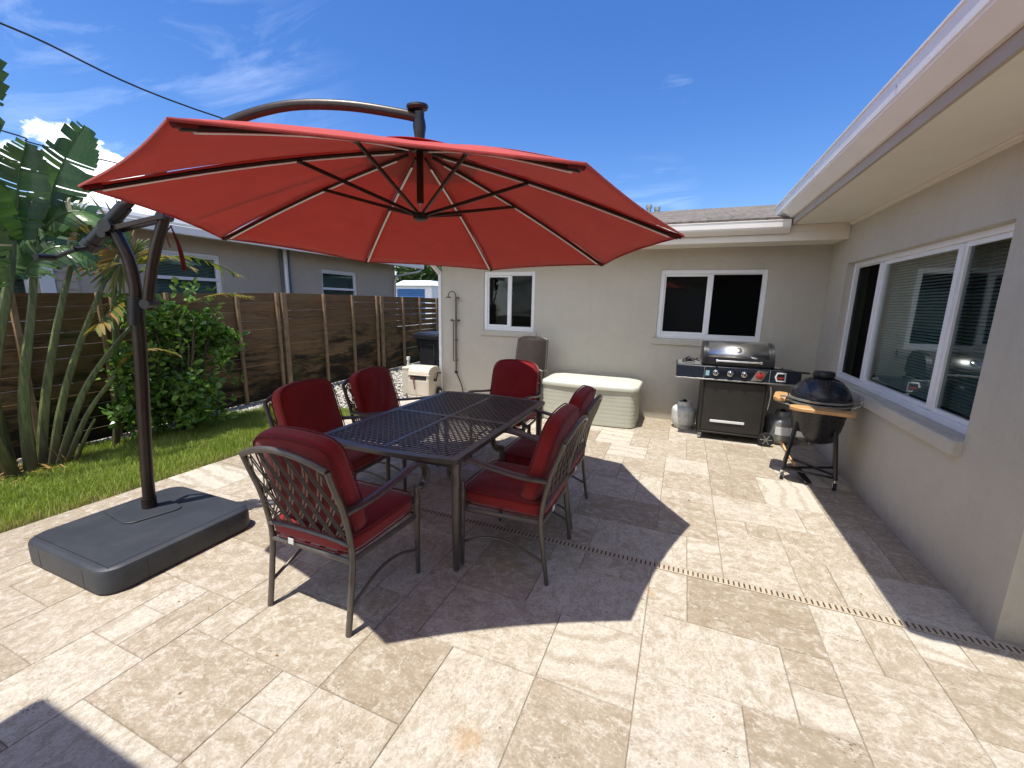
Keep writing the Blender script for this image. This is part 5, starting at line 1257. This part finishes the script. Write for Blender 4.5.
mb = MB(); mb.tube(smooth_path([(-.08,-.235,.355),(-.075,-.245,.32),(-.06,-.25,.25),(-.05,-.25,.16)], 4), [.02,.02,.018,.014,.012,.010,.009,.009,.008,.008,.008,.008,.008], 8); mb.build('hose_nozzle', simple('dull_red_plastic', (.25,.04,.03), .5), hb, smooth=True)
mb = MB(); mb.tube([(.196,-.02,.30),(.235,-.02,.30)], .025, 12); mb.beam((.23,-.02,.30), (.235,.03,.42), .02, .012); mb.tube([(.235,.03,.42),(.29,.03,.42)], .015, 10); mb.build('crank', M['blackp'], hb, smooth=True, ang=40)
mb = MB(); mb.lathe([(.03,-.012),(.075,-.02),(.080,0),(.075,.02),(.03,.012)], (.225,.09,.08), 24, Matrix.Rotation(PI/2, 3, 'Y')); wh = mb.build('wheel', M['rubber'], hb, smooth=True)
mb = MB(); mb.tube([(.20,.09,.08),(.25,.09,.08)], .02, 12); mb.build('wheel_hub', M['whitep'], wh, smooth=True)
mb = MB(); mb.bb(-.33,-.197,-.17,.17,.05,.50); mb.bb(-.335,-.197,-.175,.175,.46,.505); mb.build('side_compartment', M['beige'], hb, bevel=.012)
wb = empty('wheelie_bin', (-5.02, 7.95, 0), R(-8), 'black wheeled rubbish bin with blue-grey lid in the side passage by the fence', 'bin')
mb = MB(); mb._add([(-.24,-.26,.06),(.24,-.26,.06),(.24,.24,.06),(-.24,.24,.06),(-.31,-.33,.87),(.31,-.33,.87),(.31,.33,.87),(-.31,.33,.87)], [(3,2,1,0),(4,5,6,7),(0,1,5,4),(1,2,6,5),(2,3,7,6),(3,0,4,7)])
mb.bb(-.20,.20,-.32,-.28,.20,.70); mb.build('body', M['bin'], wb, bevel=.02)
mb = MB(); mb.bb(-.34,.34,-.37,.35,.872,.905); mb.bb(-.30,.30,-.33,.31,.9055,.93); mb.build('lid', M['binlid'], wb, bevel=.01)
mb = MB(); mb.bb(-.345,.345,-.375,-.355,.80,.872); mb.bb(-.345,-.32,-.36,.34,.81,.871); mb.bb(.32,.345,-.36,.34,.81,.871); mb.build('rim', M['bin'], wb, bevel=.004)
for s in (-1, 1):
    mb = MB(); mb.tube([(s*.27,.22,.10),(s*.32,.22,.10)], .10, 20); mb.build('wheel', M['rubber'], wb, smooth=True, ang=40)
mb = MB(); mb.tube([(0,0,-.02),(0,0,.46)], .028, 14); mb.tube([(0,0,.44),(0,0,.50)], .036, 14); mb.tube([(0,0,.18),(0,0,.22)], .034, 14)
pp = mb.build('vent_pipe', M['whitep'], smooth=True, ang=40); pp.location = (-5.02, 6.9, 0); tag(pp, 'short white capped plastic pipe standing in the gravel in front of the black bin', 'pipe')
# small litter and leaves on the patio
rd = random.Random(77); mb = MB()
for _ in range(70):
    x, y = (rd.uniform(-4.1, 1.4), rd.uniform(.7, 5.9)) if rd.random() < .6 else (rd.gauss(-4.0, .12), rd.uniform(.2, 4.6))
    if x < -4.12: continue
    mb.tone = (rd.random(), .5, .5); s = rd.uniform(.004, .014); a = rd.uniform(0, PI); dx, dy = math.cos(a)*s, math.sin(a)*s
    mb._add([(x-dx,y-dy,.003),(x+dy*.4,y-dx*.4,.005),(x+dx,y+dy,.004),(x-dy*.4,y+dx*.4,.007)], [(0,1,2,3)])
tag(mb.build('leaf_litter', M['fanleaf'], attr=True), 'tiny dry leaf crumbs scattered over the travertine', 'leaf litter', kind='stuff')

# ------------------------------------------------------------------ camera
camd = bpy.data.cameras.new('camera'); cam = bpy.data.objects.new('camera', camd); col.objects.link(cam); scene.camera = cam
camd.sensor_width = 36; camd.lens = 418.534*36/1024; camd.clip_start = .05; camd.clip_end = 2000
r_ = Vector((.92577904,.37750319,.02060372)); u_ = Vector((-.08992962,.16695247,.98185515)); f_ = Vector((-.36721361,.9108338,-.18850982))
mat = Matrix((r_, u_, -f_)).transposed().to_4x4(); mat.translation = (0, 0, 1.58); cam.matrix_world = mat

# ------------------------------------------------------------------ sky and sun
SD = Vector((-.112, -.258, 1)).normalized()     # towards the sun
el = math.asin(SD.z); az = math.atan2(SD.x, SD.y)
w = bpy.data.worlds.new('World'); scene.world = w; w.use_nodes = True; nt = w.node_tree
bg = nt.nodes['Background']
sky = N(nt, 'ShaderNodeTexSky', sky_type='NISHITA'); sky.sun_disc = False; sky.sun_elevation = el; sky.sun_rotation = az
sky.altitude = 0; sky.air_density = 1.0; sky.dust_density = .35; sky.ozone_density = 3.0
hs = N(nt, 'ShaderNodeHueSaturation'); hs.inputs['Saturation'].default_value = 1.30; hs.inputs['Value'].default_value = .72; hs.inputs['Hue'].default_value = .512; nt.links.new(sky.outputs[0], hs.inputs['Color'])
gc = N(nt, 'ShaderNodeTexCoord').outputs['Generated']
sx = N(nt, 'ShaderNodeSeparateXYZ'); nt.links.new(gc, sx.inputs[0])
# clouds: project directions on a high plane so that wisps flatten towards the horizon
den = math_n(nt, 'ADD', math_n(nt, 'MAXIMUM', sx.outputs[2], .02), .10)
cx = math_n(nt, 'DIVIDE', sx.outputs[0], den); cy = math_n(nt, 'DIVIDE', sx.outputs[1], den)
cmb = N(nt, 'ShaderNodeCombineXYZ'); nt.links.new(cx, cmb.inputs[0]); nt.links.new(cy, cmb.inputs[1])
cv = cmb.outputs[0]
wis = noise(nt, mapping(nt, cv, (.8, 2.6, 1), (0, 0, .5), (3.1, 1.7, 0)), 1.5, 9, .62, .8)
def near_dir(d, inner, outer):
    dp = N(nt, 'ShaderNodeVectorMath', operation='DOT_PRODUCT'); nt.links.new(gc, dp.inputs[0]); dp.inputs[1].default_value = Vector(d).normalized()
    mr = N(nt, 'ShaderNodeMapRange'); mr.inputs[1].default_value = math.cos(R(outer)); mr.inputs[2].default_value = math.cos(R(inner)); nt.links.new(dp.outputs['Value'], mr.inputs[0]); return mr.outputs[0]
def camdir(px, py): return f_+r_*((px-512)/418.534)-u_*((py-384)/418.534)
wm = math_n(nt, 'ADD', near_dir(camdir(40, 60), 4, 26), math_n(nt, 'MULTIPLY', near_dir(camdir(240, 45), 2, 9), .5), True)
wm = math_n(nt, 'ADD', wm, math_n(nt, 'MULTIPLY', near_dir(camdir(650, 205), 1, 6), .9), True)
wm = math_n(nt, 'ADD', wm, math_n(nt, 'MULTIPLY', near_dir(camdir(676, 92), .4, 2.0), 1.4), True)
wf = math_n(nt, 'MULTIPLY', ramp(nt, wis, [(.48, (0, 0, 0)), (.85, (1, 1, 1))]), math_n(nt, 'MULTIPLY', wm, .20))
cn3 = noise(nt, mapping(nt, gc, (1, 1, 1.9)), 7.5, 9, .58, .2)
lump = noise(nt, mapping(nt, gc, (1, 1, 1.6)), 22, 8, .6)
cum = math_n(nt, 'ADD', math_n(nt, 'MULTIPLY', cn3, .8), math_n(nt, 'MULTIPLY', lump, .25))
band = N(nt, 'ShaderNodeMapRange'); nt.links.new(sx.outputs[2], band.inputs[0]); band.inputs[1].default_value = .30; band.inputs[2].default_value = .10
cm = math_n(nt, 'ADD', math_n(nt, 'SUBTRACT', math_n(nt, 'ADD', cum, math_n(nt, 'MULTIPLY', near_dir(camdir(80, 190), 2, 8.0), .36)), .26), math_n(nt, 'MULTIPLY', band.outputs[0], .05))
bk = N(nt, 'ShaderNodeMapRange'); nt.links.new(sx.outputs[1], bk.inputs[0]); bk.inputs[1].default_value = -.05; bk.inputs[2].default_value = -.45   # unseen bright cloud added behind the photographer to fill the shadows
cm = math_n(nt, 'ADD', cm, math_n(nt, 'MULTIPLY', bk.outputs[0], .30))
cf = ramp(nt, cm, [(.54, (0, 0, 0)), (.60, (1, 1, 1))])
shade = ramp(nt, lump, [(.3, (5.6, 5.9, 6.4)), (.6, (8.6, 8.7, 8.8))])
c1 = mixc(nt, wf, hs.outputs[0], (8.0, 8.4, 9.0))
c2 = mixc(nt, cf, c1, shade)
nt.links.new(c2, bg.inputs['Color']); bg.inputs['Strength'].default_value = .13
sl = bpy.data.lights.new('sun', 'SUN'); so = bpy.data.objects.new('sun', sl); col.objects.link(so); sl.energy = 3.0; sl.angle = R(.53); sl.color = (1, .965, .89)
so.rotation_euler = SD.to_track_quat('Z', 'Y').to_euler(); so.location = (-2, -4, 12)

# ------------------------------------------------------------------ view
scene.render.engine = 'CYCLES'
scene.cycles.max_bounces = 8; scene.cycles.transparent_max_bounces = 16
vsn = scene.view_settings; vsn.view_transform = 'Standard'; vsn.look = 'None'; vsn.gamma = 1; vsn.exposure = 1.04; vsn.use_curve_mapping = False
